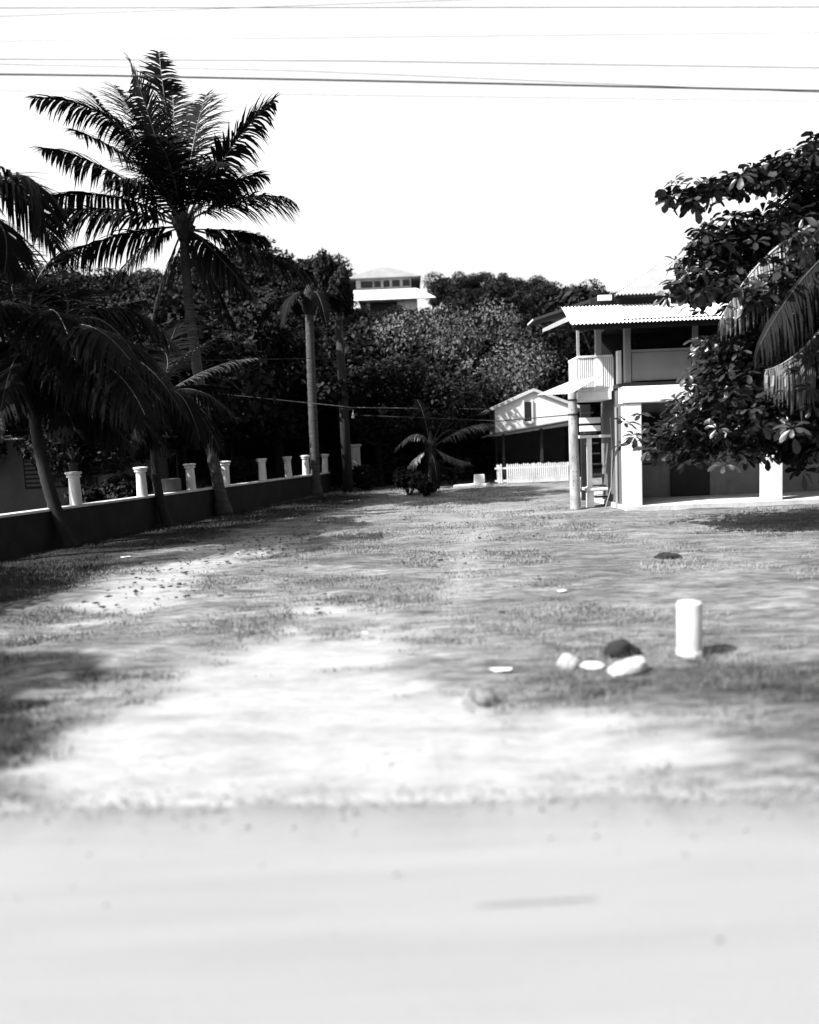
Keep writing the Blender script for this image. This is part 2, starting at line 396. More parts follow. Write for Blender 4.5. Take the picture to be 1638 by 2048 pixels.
# short grass: blades in tufts over the whole lot, thinner where the soil is bare
def make_grass():
    rg = np.random.default_rng(4)
    N = 700000
    y = 3.7 + (rg.random(N) ** 1.5) * 25; x = (rg.random(N) * 2 - 1) * (3.2 + y * 0.62)
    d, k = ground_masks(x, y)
    pat = fbm(x * 1.1, y * 3.0, 61)
    keep = (rg.random(N) > d * 1.25) & (rg.random(N) < sstep(pat, 0.30, 0.62) * 0.75 + 0.2) & (y > road_edge(x) + 0.16 + 0.5 * rg.random(N))
    keep &= ~((x > 4.0) & (y > 17.1)) & ~(x < -7.3 + (y - 12.8) * 0.256 + 0.2)
    x, y, k = x[keep], y[keep], k[keep]; n = len(x)
    h = (0.009 + 0.018 * rg.random(n) ** 2) * (0.7 + 0.035 * y) * (1 + 1.0 * k)
    wd = (0.0035 + 0.003 * rg.random(n)) * (0.6 + 0.09 * y)
    an = rg.random(n) * 6.283; ln = rg.random(n) * 6.283; lean = h * (0.4 + 0.9 * rg.random(n))
    z = np.full(n, -0.035)
    ux, uy = np.cos(an) * wd, np.sin(an) * wd
    A = np.stack([x - ux, y - uy, z], 1); B = np.stack([x + ux, y + uy, z], 1)
    C = np.stack([x + np.cos(ln) * lean, y + np.sin(ln) * lean, z + 0.02 + h], 1)
    V = np.stack([A, B, C], 1).reshape(-1, 3); T = np.arange(3 * n).reshape(-1, 3)
    m, t, b = nodes('grass_blades')
    c = ramp(t, noise(t, 1.3, (0.6, 1.5, 1), 6, 0.7), [(0.35, 0.085), (0.65, 0.30)])
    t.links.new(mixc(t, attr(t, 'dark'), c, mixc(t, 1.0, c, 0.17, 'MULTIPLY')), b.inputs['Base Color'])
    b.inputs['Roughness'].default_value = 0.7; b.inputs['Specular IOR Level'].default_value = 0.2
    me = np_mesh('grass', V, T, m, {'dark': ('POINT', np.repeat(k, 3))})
    o = bpy.data.objects.new('grass', me); link(o)
    tag(o, 'short patchy grass growing over the vacant lot', 'grass', kind='stuff')
make_grass()

# the wooded hill behind
def hill(x, y):
    x, y = np.asarray(x, float), np.asarray(y, float)
    top = 11.6 + 1.5 * np.sin(x * 0.09 + 1.2) - 1.6 * sstep(x, 6, 30)
    base = sstep(y, 33 + 3 * np.sin(x * 0.15), 74)
    return base * top + (fbm(x * 0.12, y * 0.12, 91) - .47) * 3.0 * base + 2.0 * sstep(y, 74, 110) - 0.25
def make_hill():
    xs = np.arange(-110, 110.1, 2.0); ys = np.arange(31, 150.1, 2.0)
    X, Y = np.meshgrid(xs, ys); x, y = X.ravel(), Y.ravel(); z = hill(x, y)
    nx, ny = len(xs), len(ys); i = np.arange((nx - 1) * (ny - 1)); r, c = i // (nx - 1), i % (nx - 1); a = r * nx + c
    me = np_mesh('hillside', np.stack([x, y, z], 1), np.stack([a, a + 1, a + nx + 1, a + nx], 1), M['under'])
    me.polygons.foreach_set('use_smooth', np.ones(len(me.polygons), bool))
    tag(link(bpy.data.objects.new('hillside', me)), kind='structure')
make_hill()

# ---------------------------------------------------------------- broadleaf trees
def leaf_cloud(rg, centres, radii, n, size, flat=0.35, mat=None, name='crown'):
    """n small leaf faces spread in lumpy shells round the clump centres"""
    ci = rg.choice(len(centres), n, p=radii ** 2 / np.sum(radii ** 2))
    v = rg.normal(size=(n, 3)); v /= np.linalg.norm(v, axis=1)[:, None]
    rad = radii[ci] * (0.35 + 0.75 * rg.random(n) ** 0.5)
    p = centres[ci] + v * rad[:, None] * np.array([1, 1, 0.72])
    nrm = v * 0.7 + rg.normal(size=(n, 3)) * 0.6 + np.array([0, 0, flat]); nrm /= np.linalg.norm(nrm, axis=1)[:, None]
    a = np.cross(nrm, rg.normal(size=(n, 3))); a /= np.linalg.norm(a, axis=1)[:, None]; bb = np.cross(nrm, a)
    s = size * (0.5 + 0.9 * rg.random(n)); a *= s[:, None]; bb *= (s * 0.5)[:, None]
    V = np.stack([p - a, p - bb * 1.0 + a * 0.1, p + a, p + bb * 1.0 + a * 0.1], 1).reshape(-1, 3)
    return np_mesh(name, V, np.arange(4 * n).reshape(-1, 4), mat)
def make_tree_proto(seed, h, r, mat, nleaf=15000, size=0.13, nclump=22, name='hill_tree'):
    """returns (trunk mesh, crown mesh), base at the origin"""
    rg = np.random.default_rng(seed); rd = random.Random(seed)
    cs = []; rs = []
    for i in range(nclump):
        a = rg.random() * 6.283; q = math.sqrt(rg.random()); zz = 0.38 + 0.55 * rg.random()
        rr = r * q * (1.0 - 0.75 * abs(zz - 0.58))
        cs.append((math.cos(a) * rr, math.sin(a) * rr, h * zz)); rs.append(r * (0.24 + 0.22 * rg.random()))
    cs = np.array(cs); rs = np.array(rs)
    crown = leaf_cloud(rg, cs, rs, nleaf, size, 0.35, mat)
    mb = MB(); lean = Vector((rd.uniform(-.3, .3), rd.uniform(-.3, .3), 0))
    fork = Vector((0, 0, h * 0.33)) + lean
    mb.tube([(0, 0, -0.8), (lean.x * .3, lean.y * .3, h * .15), fork], [h * .035, h * .027, h * .022], 8)
    for c in cs[: 10]:
        c = Vector(c); mid = fork.lerp(c, 0.5) + Vector((0, 0, -0.06 * h))
        mb.tube([fork, mid, c], [h * .016, h * .010, h * .004], 6)
    o = mb.build('trunk', M['bark_dark'], smooth=True); me = o.data; bpy.data.objects.remove(o)
    return me, crown
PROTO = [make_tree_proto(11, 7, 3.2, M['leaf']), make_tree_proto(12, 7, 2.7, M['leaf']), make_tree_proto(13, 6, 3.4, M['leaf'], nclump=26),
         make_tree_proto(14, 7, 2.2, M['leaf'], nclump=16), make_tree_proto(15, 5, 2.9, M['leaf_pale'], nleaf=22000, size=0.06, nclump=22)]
PH = [7, 7, 6, 7, 5]
def place_tree(k, loc, h, rz, label, group=None, name='broadleaf_tree', wide=1.0):
    t = thing(name, loc, label, 'tree', group)
    s = h / PH[k]
    t.rotation_euler = (0, 0, rz); t.scale = (s * wide, s * wide, s)
    for nm, me in (('trunk', PROTO[k][0]), ('crown', PROTO[k][1])):
        c = bpy.data.objects.new(nm, me); COL.objects.link(c); c.parent = t
    return t

SKY_X = [-200, 0, 180, 330, 480, 560, 640, 690, 705, 860, 880, 950, 1050, 1120, 1180, 1240, 1900]
SKY_Y = [560, 560, 545, 545, 500, 505, 520, 525, 615, 615, 560, 543, 558, 566, 585, 590, 590]
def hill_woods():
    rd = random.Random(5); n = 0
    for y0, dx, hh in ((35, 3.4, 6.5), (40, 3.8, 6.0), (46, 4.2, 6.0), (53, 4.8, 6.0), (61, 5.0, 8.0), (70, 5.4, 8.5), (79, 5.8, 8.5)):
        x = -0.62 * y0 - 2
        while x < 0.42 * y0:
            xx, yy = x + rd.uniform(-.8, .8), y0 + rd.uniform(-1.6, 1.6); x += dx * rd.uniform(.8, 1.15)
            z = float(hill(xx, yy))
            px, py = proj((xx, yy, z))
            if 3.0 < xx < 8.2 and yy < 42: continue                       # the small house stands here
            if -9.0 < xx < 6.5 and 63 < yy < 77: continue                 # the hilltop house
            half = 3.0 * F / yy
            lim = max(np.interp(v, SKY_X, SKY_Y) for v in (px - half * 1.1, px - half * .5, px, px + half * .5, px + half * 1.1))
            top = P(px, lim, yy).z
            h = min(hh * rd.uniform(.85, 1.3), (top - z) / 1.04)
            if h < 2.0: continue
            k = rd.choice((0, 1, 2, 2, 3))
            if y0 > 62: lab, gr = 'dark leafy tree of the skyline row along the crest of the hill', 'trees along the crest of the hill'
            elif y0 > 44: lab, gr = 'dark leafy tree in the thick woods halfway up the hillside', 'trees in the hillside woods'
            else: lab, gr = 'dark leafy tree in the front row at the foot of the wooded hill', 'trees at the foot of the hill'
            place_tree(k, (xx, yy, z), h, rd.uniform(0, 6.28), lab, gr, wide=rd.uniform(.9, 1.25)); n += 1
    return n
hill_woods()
for i, (px, d, top) in enumerate(((905, 76, 556), (950, 73, 545), (1000, 70, 552), (1045, 66, 558), (1090, 63, 567), (1135, 60, 580), (1175, 62, 590), (600, 74, 520), (535, 70, 508), (420, 66, 528), (300, 66, 545), (200, 64, 550), (100, 62, 552))):
    p = P(px, top, d); zz = float(hill(p.x, d))
    place_tree((2, 0, 1, 2, 0, 2, 1, 0, 2, 1, 0, 2, 0)[i], (p.x, d, zz), (p.z - zz) / .98, i * 1.7, 'dark leafy tree of the skyline row along the crest of the hill', 'trees along the crest of the hill', wide=(.95 if i < 7 else 1.15))
p = P(940, 640, 37)
place_tree(4, (p.x, 37, float(hill(p.x, 37))), P(940, 612, 37).z - float(hill(p.x, 37)), 0.4, 'pale feathery tree standing below the hilltop house, lighter than the woods round it', name='feathery_tree', wide=0.8)
p = P(1010, 660, 40)
place_tree(4, (p.x, 40, float(hill(p.x, 40))), p.z - 0.5 - float(hill(p.x, 40)), 2.2, 'smaller pale feathery tree behind the roof of the small gabled house', name='feathery_tree', wide=0.9)
p = P(664, 525, 44); zz = float(hill(p.x, 44))
place_tree(3, (p.x, 44, zz), (p.z - zz) / 0.97, 1.0, 'tall narrow dark tree rising just left of the hilltop house', name='narrow_tree', wide=0.38)
for i, (px, d, top) in enumerate(((560, 30, 640), (760, 31, 720), (850, 32, 760), (470, 31, 620), (640, 33, 700), (250, 25, 600), (90, 24, 640), (360, 29, 700), (-40, 21, 700), (170, 20, 760), (915, 37.5, 720))):
    g = P(px, 900, d)
    lab = ['dark bushy tree behind the pillared wall, right of the tall coconut palm', 'dark tree behind the utility pole, right of it', 'dark low tree behind the drooping young palm',
           'dark tree behind the wall beyond the small palm', 'dark leafy tree behind the wooden utility pole, left of it', 'dark leafy tree behind the trunk of the tall coconut palm, left of it',
           'dark tree behind the low dim building on the left', 'dark tree in the shade between the tall palm and the pale trunked palm', 'leafy tree at the left edge behind the boundary wall',
           'dark tree overhanging the yard behind the second wall pillar', 'dark tree close behind the left end of the small gabled house'][i]
    place_tree((0, 1, 2, 0, 3, 2, 0, 1, 2, 1, 2)[i], (g.x, d, 0), P(px, top, d).z, i * 1.3, lab, 'trees behind the boundary wall' if i not in (1, 2, 10) else None, name='broadleaf_tree', wide=1.1)

for i, (x, y, h) in enumerate(((-10.4, 7.6, 5.4),)):
    place_tree((0, 2, 1, 0)[i], (x, y, 0), h, i * 2.0 + .4, 'leafy roadside tree beyond the left edge of the view', None, wide=1.05)

# ---------------------------------------------------------------- palms
def bez(p0, p1, p2, t): return p0 * ((1 - t) ** 2) + p1 * (2 * t * (1 - t)) + p2 * (t * t)
def frond_mesh(mb, p0, p1, p2, rd, nl=46, ll=0.75, droop=0.5, wid=0.038, start=0.16, fold=0.25, sweep=0.55, rr=0.034):
    p0, p1, p2 = Vector(p0), Vector(p1), Vector(p2)
    c1 = p1 * 2 - (p0 + p2) * 0.5                                # curve passes through p1
    L = (p1 - p0).length + (p2 - p1).length
    pts = [bez(p0, c1, p2, i / 14) for i in range(15)]
    mb.cur = 1
    mb.tube(pts, [max(0.006, rr * (1 - i / 14.5)) * min(1, L / 3.5) for i in range(15)], 5)
    mb.cur = 0
    Z = Vector((0, 0, 1))
    for i in range(nl):
        t = start + (1 - start) * (i + 0.5) / nl
        pos = bez(p0, c1, p2, t); T = (bez(p0, c1, p2, min(1, t + .02)) - bez(p0, c1, p2, t - .02)).normalized()
        S = T.cross(Z)
        if S.length < 0.15: S = Vector((1, 0, 0)).cross(T) if abs(T.x) < .9 else Vector((0, 1, 0)).cross(T)
        S.normalize(); U = S.cross(T)
        prof = min(1, (t - start) / 0.22 + 0.35) * min(1.0, (1.02 - t) / 0.45 + 0.28)
        for sg in (-1, 1):
            if rd.random() < 0.04: continue
            l = ll * prof * rd.uniform(.8, 1.12) * min(1, L / 3.2)
            d = (S * sg + T * (sweep + 0.5 * t + rd.uniform(-.1, .1)) + U * (fold + rd.uniform(-.12, .12))).normalized()
            q = pos + T * rd.uniform(-.02, .02); ws = wid * rd.uniform(.8, 1.2)
            wv = (T - d * T.dot(d)).normalized()
            vs = [q - wv * ws * .35, q + wv * ws * .35]; seg = 3
            dr = droop * rd.uniform(.6, 1.4)
            for k in range(1, seg + 1):
                d = (d + Vector((0, 0, -1)) * dr * 0.55).normalized()
                q = q + d * (l / seg); wk = ws * (0.5, 0.42, 0.06)[k - 1]
                vs += [q - wv * wk, q + wv * wk]
            mb.add(vs, [(2 * k, 2 * k + 1, 2 * k + 3, 2 * k + 2) for k in range(seg)])
def palm_trunk(pts, r0, r1, rings=True):
    mb = MB(); P_ = [Vector(p) for p in pts]; n = 44; out = []; rad = []
    for i in range(n + 1):
        t = i / n
        q = bez(P_[0], P_[1] * 2 - (P_[0] + P_[2]) * .5, P_[2], t); out.append(q)
        rad.append((r0 + (r1 - r0) * t) * (1 + (0.9 * max(0, 0.06 - t) / 0.06 * 0.6)) * (1.05 if i % 2 else 0.97))
    mb.tube(out, rad, 12); return mb
def make_palm(name, base, mid, top, fronds, label, seed, r0=0.15, r1=0.10, leaf='palm', group=None, nl=46, ll=0.75, boss=True, dead=(), bark='bark', wid=0.038, droop=.5):
    rd = random.Random(seed)
    root = thing(name, base, label, 'palm tree', group)
    palm_trunk([base, mid, top], r0, r1).build('trunk', M[bark], root, smooth=True)
    if boss:
        mb = MB(); t = Vector(top)                       # the fibrous head and old leaf bases
        mb.lathe([(r1 * .9, -.35), (r1 * 1.7, -.12), (r1 * 2.0, .12), (r1 * 1.4, .4), (0.03, .75)], 12, t)
        for i in range(14):
            a = i * 2.4; mb.tube([t + Vector((math.cos(a) * r1, math.sin(a) * r1, -.25 + .03 * i)), t + Vector((math.cos(a) * r1 * 2.6, math.sin(a) * r1 * 2.6, .12 + .03 * i))], [.05, .03], 5)
        mb.build('crown_base', M['bark_dark'], root, smooth=True)
    for f in fronds:
        p1, p2 = f[0], f[1]; o = f[2] if len(f) > 2 else {}
        mb = MB()
        frond_mesh(mb, Vector(top) + Vector((rd.uniform(-.05, .05), rd.uniform(-.05, .05), rd.uniform(0, .2))), p1, p2, rd,
                   nl=o.get('nl', nl), ll=o.get('ll', ll), droop=o.get('droop', droop), wid=o.get('wid', wid), fold=o.get('fold', .25), sweep=o.get('sweep', .55), rr=o.get('rr', .034))
        mb.build('frond', [M[o.get('leaf', leaf)], M[o.get('rib', 'rachis')]], root)
    for p1, p2 in dead:
        mb = MB(); frond_mesh(mb, Vector(top) - Vector((0, 0, .15)), p1, p2, rd, nl=34, ll=.5, droop=1.2, wid=.03)
        f = mb.build('dead_frond', [M['deadfrond'], M['bark_dark']], root)
    return root
def fr(pm, dm, pt, dt, **k): return (P(pm[0], pm[1], dm), P(pt[0], pt[1], dt), k)
def radial(top, specs):
    """fronds by compass angle, length, lift of mid and drop of tip: for crowns outside or behind the view"""
    out = []
    for a, L, lift, drop in specs:
        a = math.radians(a); t = Vector(top); d = Vector((math.cos(a), math.sin(a), 0))
        out.append((t + d * L * .5 + Vector((0, 0, lift)), t + d * L * .92 + Vector((0, 0, drop))))
    return out

# wall line first: palms stand just in front of it
WA, WB = G(0, 1112), G(655, 984)
WDIR = (WB - WA).normalized(); WN = Vector((WDIR.y, -WDIR.x, 0))           # WN points to the lot
def wall_at_px(px):
    """distance along the wall where the photo column px crosses it"""
    r = ray(px, 980); a = math.atan2(r.x, r.y)
    dx, dy = math.sin(a), math.cos(a)
    # WA + s*WDIR = k*(dx,dy)
    det = WDIR.x * (-dy) + WDIR.y * dx
    return (-WA.x * (-dy) - WA.y * dx) / det if abs(det) > 1e-9 else 0
def infront(px, off=0.42):
    return WA + WDIR * wall_at_px(px) + WN * off

D = 20.4
b3 = infront(424, .35); D = b3.y
tp = P(368, 462, D)
make_palm('coconut_palm', (b3.x, b3.y, -.05), P(392, 720, D), tp, [
    fr((250, 262), D - .6, (70, 196), D - .9, droop=.6), fr((262, 300), D + .4, (178, 184), D + .8), fr((292, 280), D + .9, (228, 172), D + 1.6),
    fr((310, 270), D - .9, (258, 116), D - 1.2, fold=0.05, ll=.8), fr((338, 262), D - .2, (318, 104), D + .1, fold=0.0, ll=.85), fr((352, 300), D + 1.2, (345, 170), D + 2.2),
    fr((385, 300), D + .8, (412, 190), D + 1.5), fr((455, 305), D - .4, (545, 202), D - .3, droop=.55), fr((440, 380), D + 1.0, (528, 350), D + 1.6),
    fr((480, 398), D - .5, (582, 400), D - .7, droop=.6), fr((225, 345), D - .3, (88, 298), D - .2, droop=.6), fr((235, 395), D + .7, (75, 400), D + 1.3, droop=.7),
    fr((215, 418), D - .9, (70, 436), D - 1.3, droop=.8), fr((250, 468), D - .2, (110, 515), D - .1, droop=.8), fr((470, 462), D + .3, (532, 478), D + .5, droop=.8),
    fr((500, 492), D - .4, (625, 548), D - .3, droop=.8), fr((425, 500), D - .9, (505, 590), D - 1.3, droop=.9), fr((290, 490), D - .8, (215, 575), D - 1.2, droop=.9), fr((275, 330), D + .8, (150, 262), D + 1.6),
    fr((340, 330), D - 1.6, (300, 270), D - 3.0), fr((420, 360), D + 2, (450, 400), D + 3.4), fr((410, 350), D - 1.4, (460, 330), D - 2.6), fr((310, 380), D - 1.3, (210, 360), D - 2.6, droop=.7),
    fr((325, 565), D - .4, (300, 670), D - .6, droop=1.1, leaf='palm_light', ll=.5), fr((420, 560), D + .3, (470, 650), D + .5, droop=1.1)],
    'tall coconut palm standing against the sky above the pillared wall', 3, 0.17, 0.115, nl=84, ll=1.15, wid=.062, bark='bark',
    dead=[(P(345, 545, D + .2), P(322, 640, D + .3)), (P(400, 540, D - .2), P(425, 630, D - .3))])

b1 = infront(100, .38); D = b1.y
tp = P(62, 735, D)
make_palm('coconut_palm', (b1.x, b1.y, -.05), P(84, 920, D), tp, [
    fr((200, 640), D - .3, (330, 850), D - .5, droop=.9), fr((130, 590), D + .6, (-40, 540), D + .8), fr((220, 615), D + .5, (350, 690), D + .6, droop=.9),
    fr((180, 690), D - .8, (320, 800), D - 1.3, droop=.9), fr((150, 760), D - .8, (250, 880), D - 1.2, droop=1.0), fr((0, 600), D - .5, (-160, 700), D - .7, droop=.9),
    fr((30, 610), D - 1.0, (-40, 640), D - 2.2, droop=.9), fr((100, 620), D - 1.2, (150, 720), D - 2.2, droop=1.0), fr((-20, 700), D, (-120, 860), D, droop=1.0),
    fr((240, 680), D + .1, (345, 780), D + .2, droop=1.0), fr((170, 640), D + .9, (290, 600), D + 1.8, droop=.9), fr((180, 740), D + .4, (300, 860), D + .6, droop=1.0), fr((140, 700), D - 1.3, (215, 800), D - 2.3, droop=1.0), fr((190, 720), D - 1.6, (290, 830), D - 2.8, droop=1.0), fr((150, 650), D - 1.4, (260, 720), D - 2.6, droop=1.0), fr((230, 700), D - .6, (360, 820), D - 1.0, droop=1.0), fr((-10, 640), D + .3, (-120, 640), D + .5, droop=.9), fr((110, 780), D - .9, (150, 860), D - 1.6, droop=1.0), fr((30, 720), D - 1.2, (0, 830), D - 2.0, droop=1.0), fr((220, 780), D + .9, (330, 900), D + 1.6, droop=.9),
    fr((70, 570), D + .4, (150, 500), D + .9), fr((20, 560), D + .7, (0, 480), D + 1.4), fr((160, 830), D + .2, (230, 835), D + .4, droop=1.1), fr((10, 790), D - .4, (5, 880), D - .8, droop=1.1, leaf='palm_light', ll=.4)],
    'dark coconut palm nearest the left edge, arching fronds hiding the wall', 8, 0.13, 0.10, nl=84, ll=1.15, bark='bark_dark', wid=.042)

b2 = infront(306, .36); D = b2.y
tp = P(318, 800, D)
make_palm('coconut_palm', (b2.x, b2.y, -.05), P(310, 930, D), tp, [
    fr((365, 725), D - .3, (455, 662), D - .4, leaf='palm_light', fold=.5, ll=.5), fr((420, 738), D + .4, (512, 716), D + .5, leaf='palm_light', fold=.1, ll=.5),
    fr((330, 705), D + .5, (265, 700), D + .8), fr((390, 780), D - .5, (470, 835), D - .7, droop=.9), fr((250, 770), D - .3, (190, 860), D - .4, droop=.9),
    fr((300, 830), D - 1.0, (270, 900), D - 1.8, droop=1.0), fr((375, 800), D - .8, (440, 900), D - 1.4, droop=1.0), fr((390, 770), D + .7, (470, 780), D + 1.3, droop=1.0), fr((270, 800), D + .3, (215, 900), D + .5, droop=1.0), fr((360, 790), D - 1.2, (400, 880), D - 2.0, droop=1.0), fr((340, 690), D + 1, (360, 640), D + 1.8), fr((280, 740), D + .9, (210, 700), D + 1.7),
    fr((370, 778), D + .2, (420, 790), D + .3, leaf='palm_light', ll=.4)],
    'smaller palm between the dark left palm and the tall one, with two pale raised fronds', 12, 0.12, 0.085, nl=64, ll=.95, wid=.048, bark='bark_dark')

# palm outside the left edge: only its fronds reach into view
D = 12.5; tp = P(-150, 470, D); b = G(-190, 1150)
make_palm('coconut_palm', (b.x, D, -.05), P(-175, 800, D), tp, [
    fr((40, 350), D - .2, (76, 470), D - .3, droop=.9), fr((-40, 470), D + .3, (60, 560), D + .4, droop=.9), fr((-20, 430), D - .6, (10, 540), D - 1.0, droop=.9),
    fr((-60, 520), D - .2, (-10, 640), D - .2, droop=.9)] + radial(tp, [(120, 3, 1.4, .6), (180, 3.2, .9, -.4), (240, 3.2, .8, -.8), (70, 3, 1.3, .4), (300, 2.8, .7, -.8)]),
    'palm beyond the left edge, only its drooping frond tips showing against the sky', 21, 0.15, 0.11, nl=80, ll=1.1, wid=.045)

# pale trunked palm by the utility pole
D = 27.0; tp = P(618, 612, D); g = P(628, 900, D)
make_palm('coconut_palm', (g.x, D, -.05), P(623, 760, D), tp, [(a, b_) for a, b_ in radial(tp, [(10, 1.9, .3, -.6), (60, 2.0, .5, .0), (110, 2.0, .5, .0), (170, 2.0, .3, -.5), (235, 1.5, .3, -.8), (300, 1.5, .3, -.8)])]
    + [fr((640, 596), D, (590, 606), D - .3, leaf='palm_light', ll=.35)],
    'pale trunked palm in the dark trees beyond the end of the wall', 31, 0.17, 0.14, nl=50, ll=.8, wid=.06, bark='bark')

# young palm with drooping fronds, at the far side of the lot
D = 26.5; tp = P(862, 905, D); g = P(862, 985, D)
make_palm('young_palm', (g.x, D, -.05), P(862, 950, D), tp, [
    fr((835, 868), D - .2, (790, 900), D - .3, leaf='palm_light', droop=.9), fr((925, 858), D, (985, 848), D, leaf='palm_light', droop=.8), fr((900, 860), D + .3, (935, 880), D + .5), fr((850, 840), D + .2, (835, 800), D + .5),
    fr((890, 830), D - .2, (915, 800), D - .3), fr((905, 915), D - .5, (940, 925), D - .8, leaf='palm_light', droop=1.0), fr((825, 925), D - .5, (800, 965), D - .8, leaf='palm_light', droop=1.0), fr((870, 930), D - .8, (875, 975), D - 1.3, droop=1.0)],
    'young palm with pale drooping fronds between the wall end and the small gabled house', 41, 0.10, 0.08, nl=44, ll=.7, wid=.05)

# palm beyond the right edge, in front of the almond tree
D = 13.4; tp = P(1790, 430, D); g = G(1800, 1150)
make_palm('coconut_palm', (P(1800, 1000, D).x, D, -.05), P(1800, 800, D), tp, [
    fr((1590, 470), D - .5, (1440, 640), D - .8, droop=2.2, leaf='palm_light', rib='rachis_pale', rr=.065, fold=-.15), fr((1650, 650), D - .8, (1530, 740), D - 1.2, droop=2.2, leaf='palm_light', rib='rachis_pale', rr=.065, fold=-.15), fr((1600, 420), D + .3, (1450, 560), D + .4, droop=2.0, ll=.8, leaf='palm_light', rib='rachis_pale', rr=.065, fold=-.15),
    fr((1640, 520), D - 1.2, (1520, 690), D - 2.0, droop=2.2), fr((1700, 640), D - .4, (1640, 800), D - .6, droop=1.3)] + radial(tp, [(60, 3, 1.2, .4), (0, 3, 1, -.2), (320, 3, .8, -.6), (100, 3, 1.3, .3), (280, 3, .7, -.9), (20, 3, .9, -.3)]),
    'palm beyond the right edge, pale ribbed fronds drooping across the almond tree', 51, 0.15, 0.11, nl=90, ll=1.15, wid=.036)

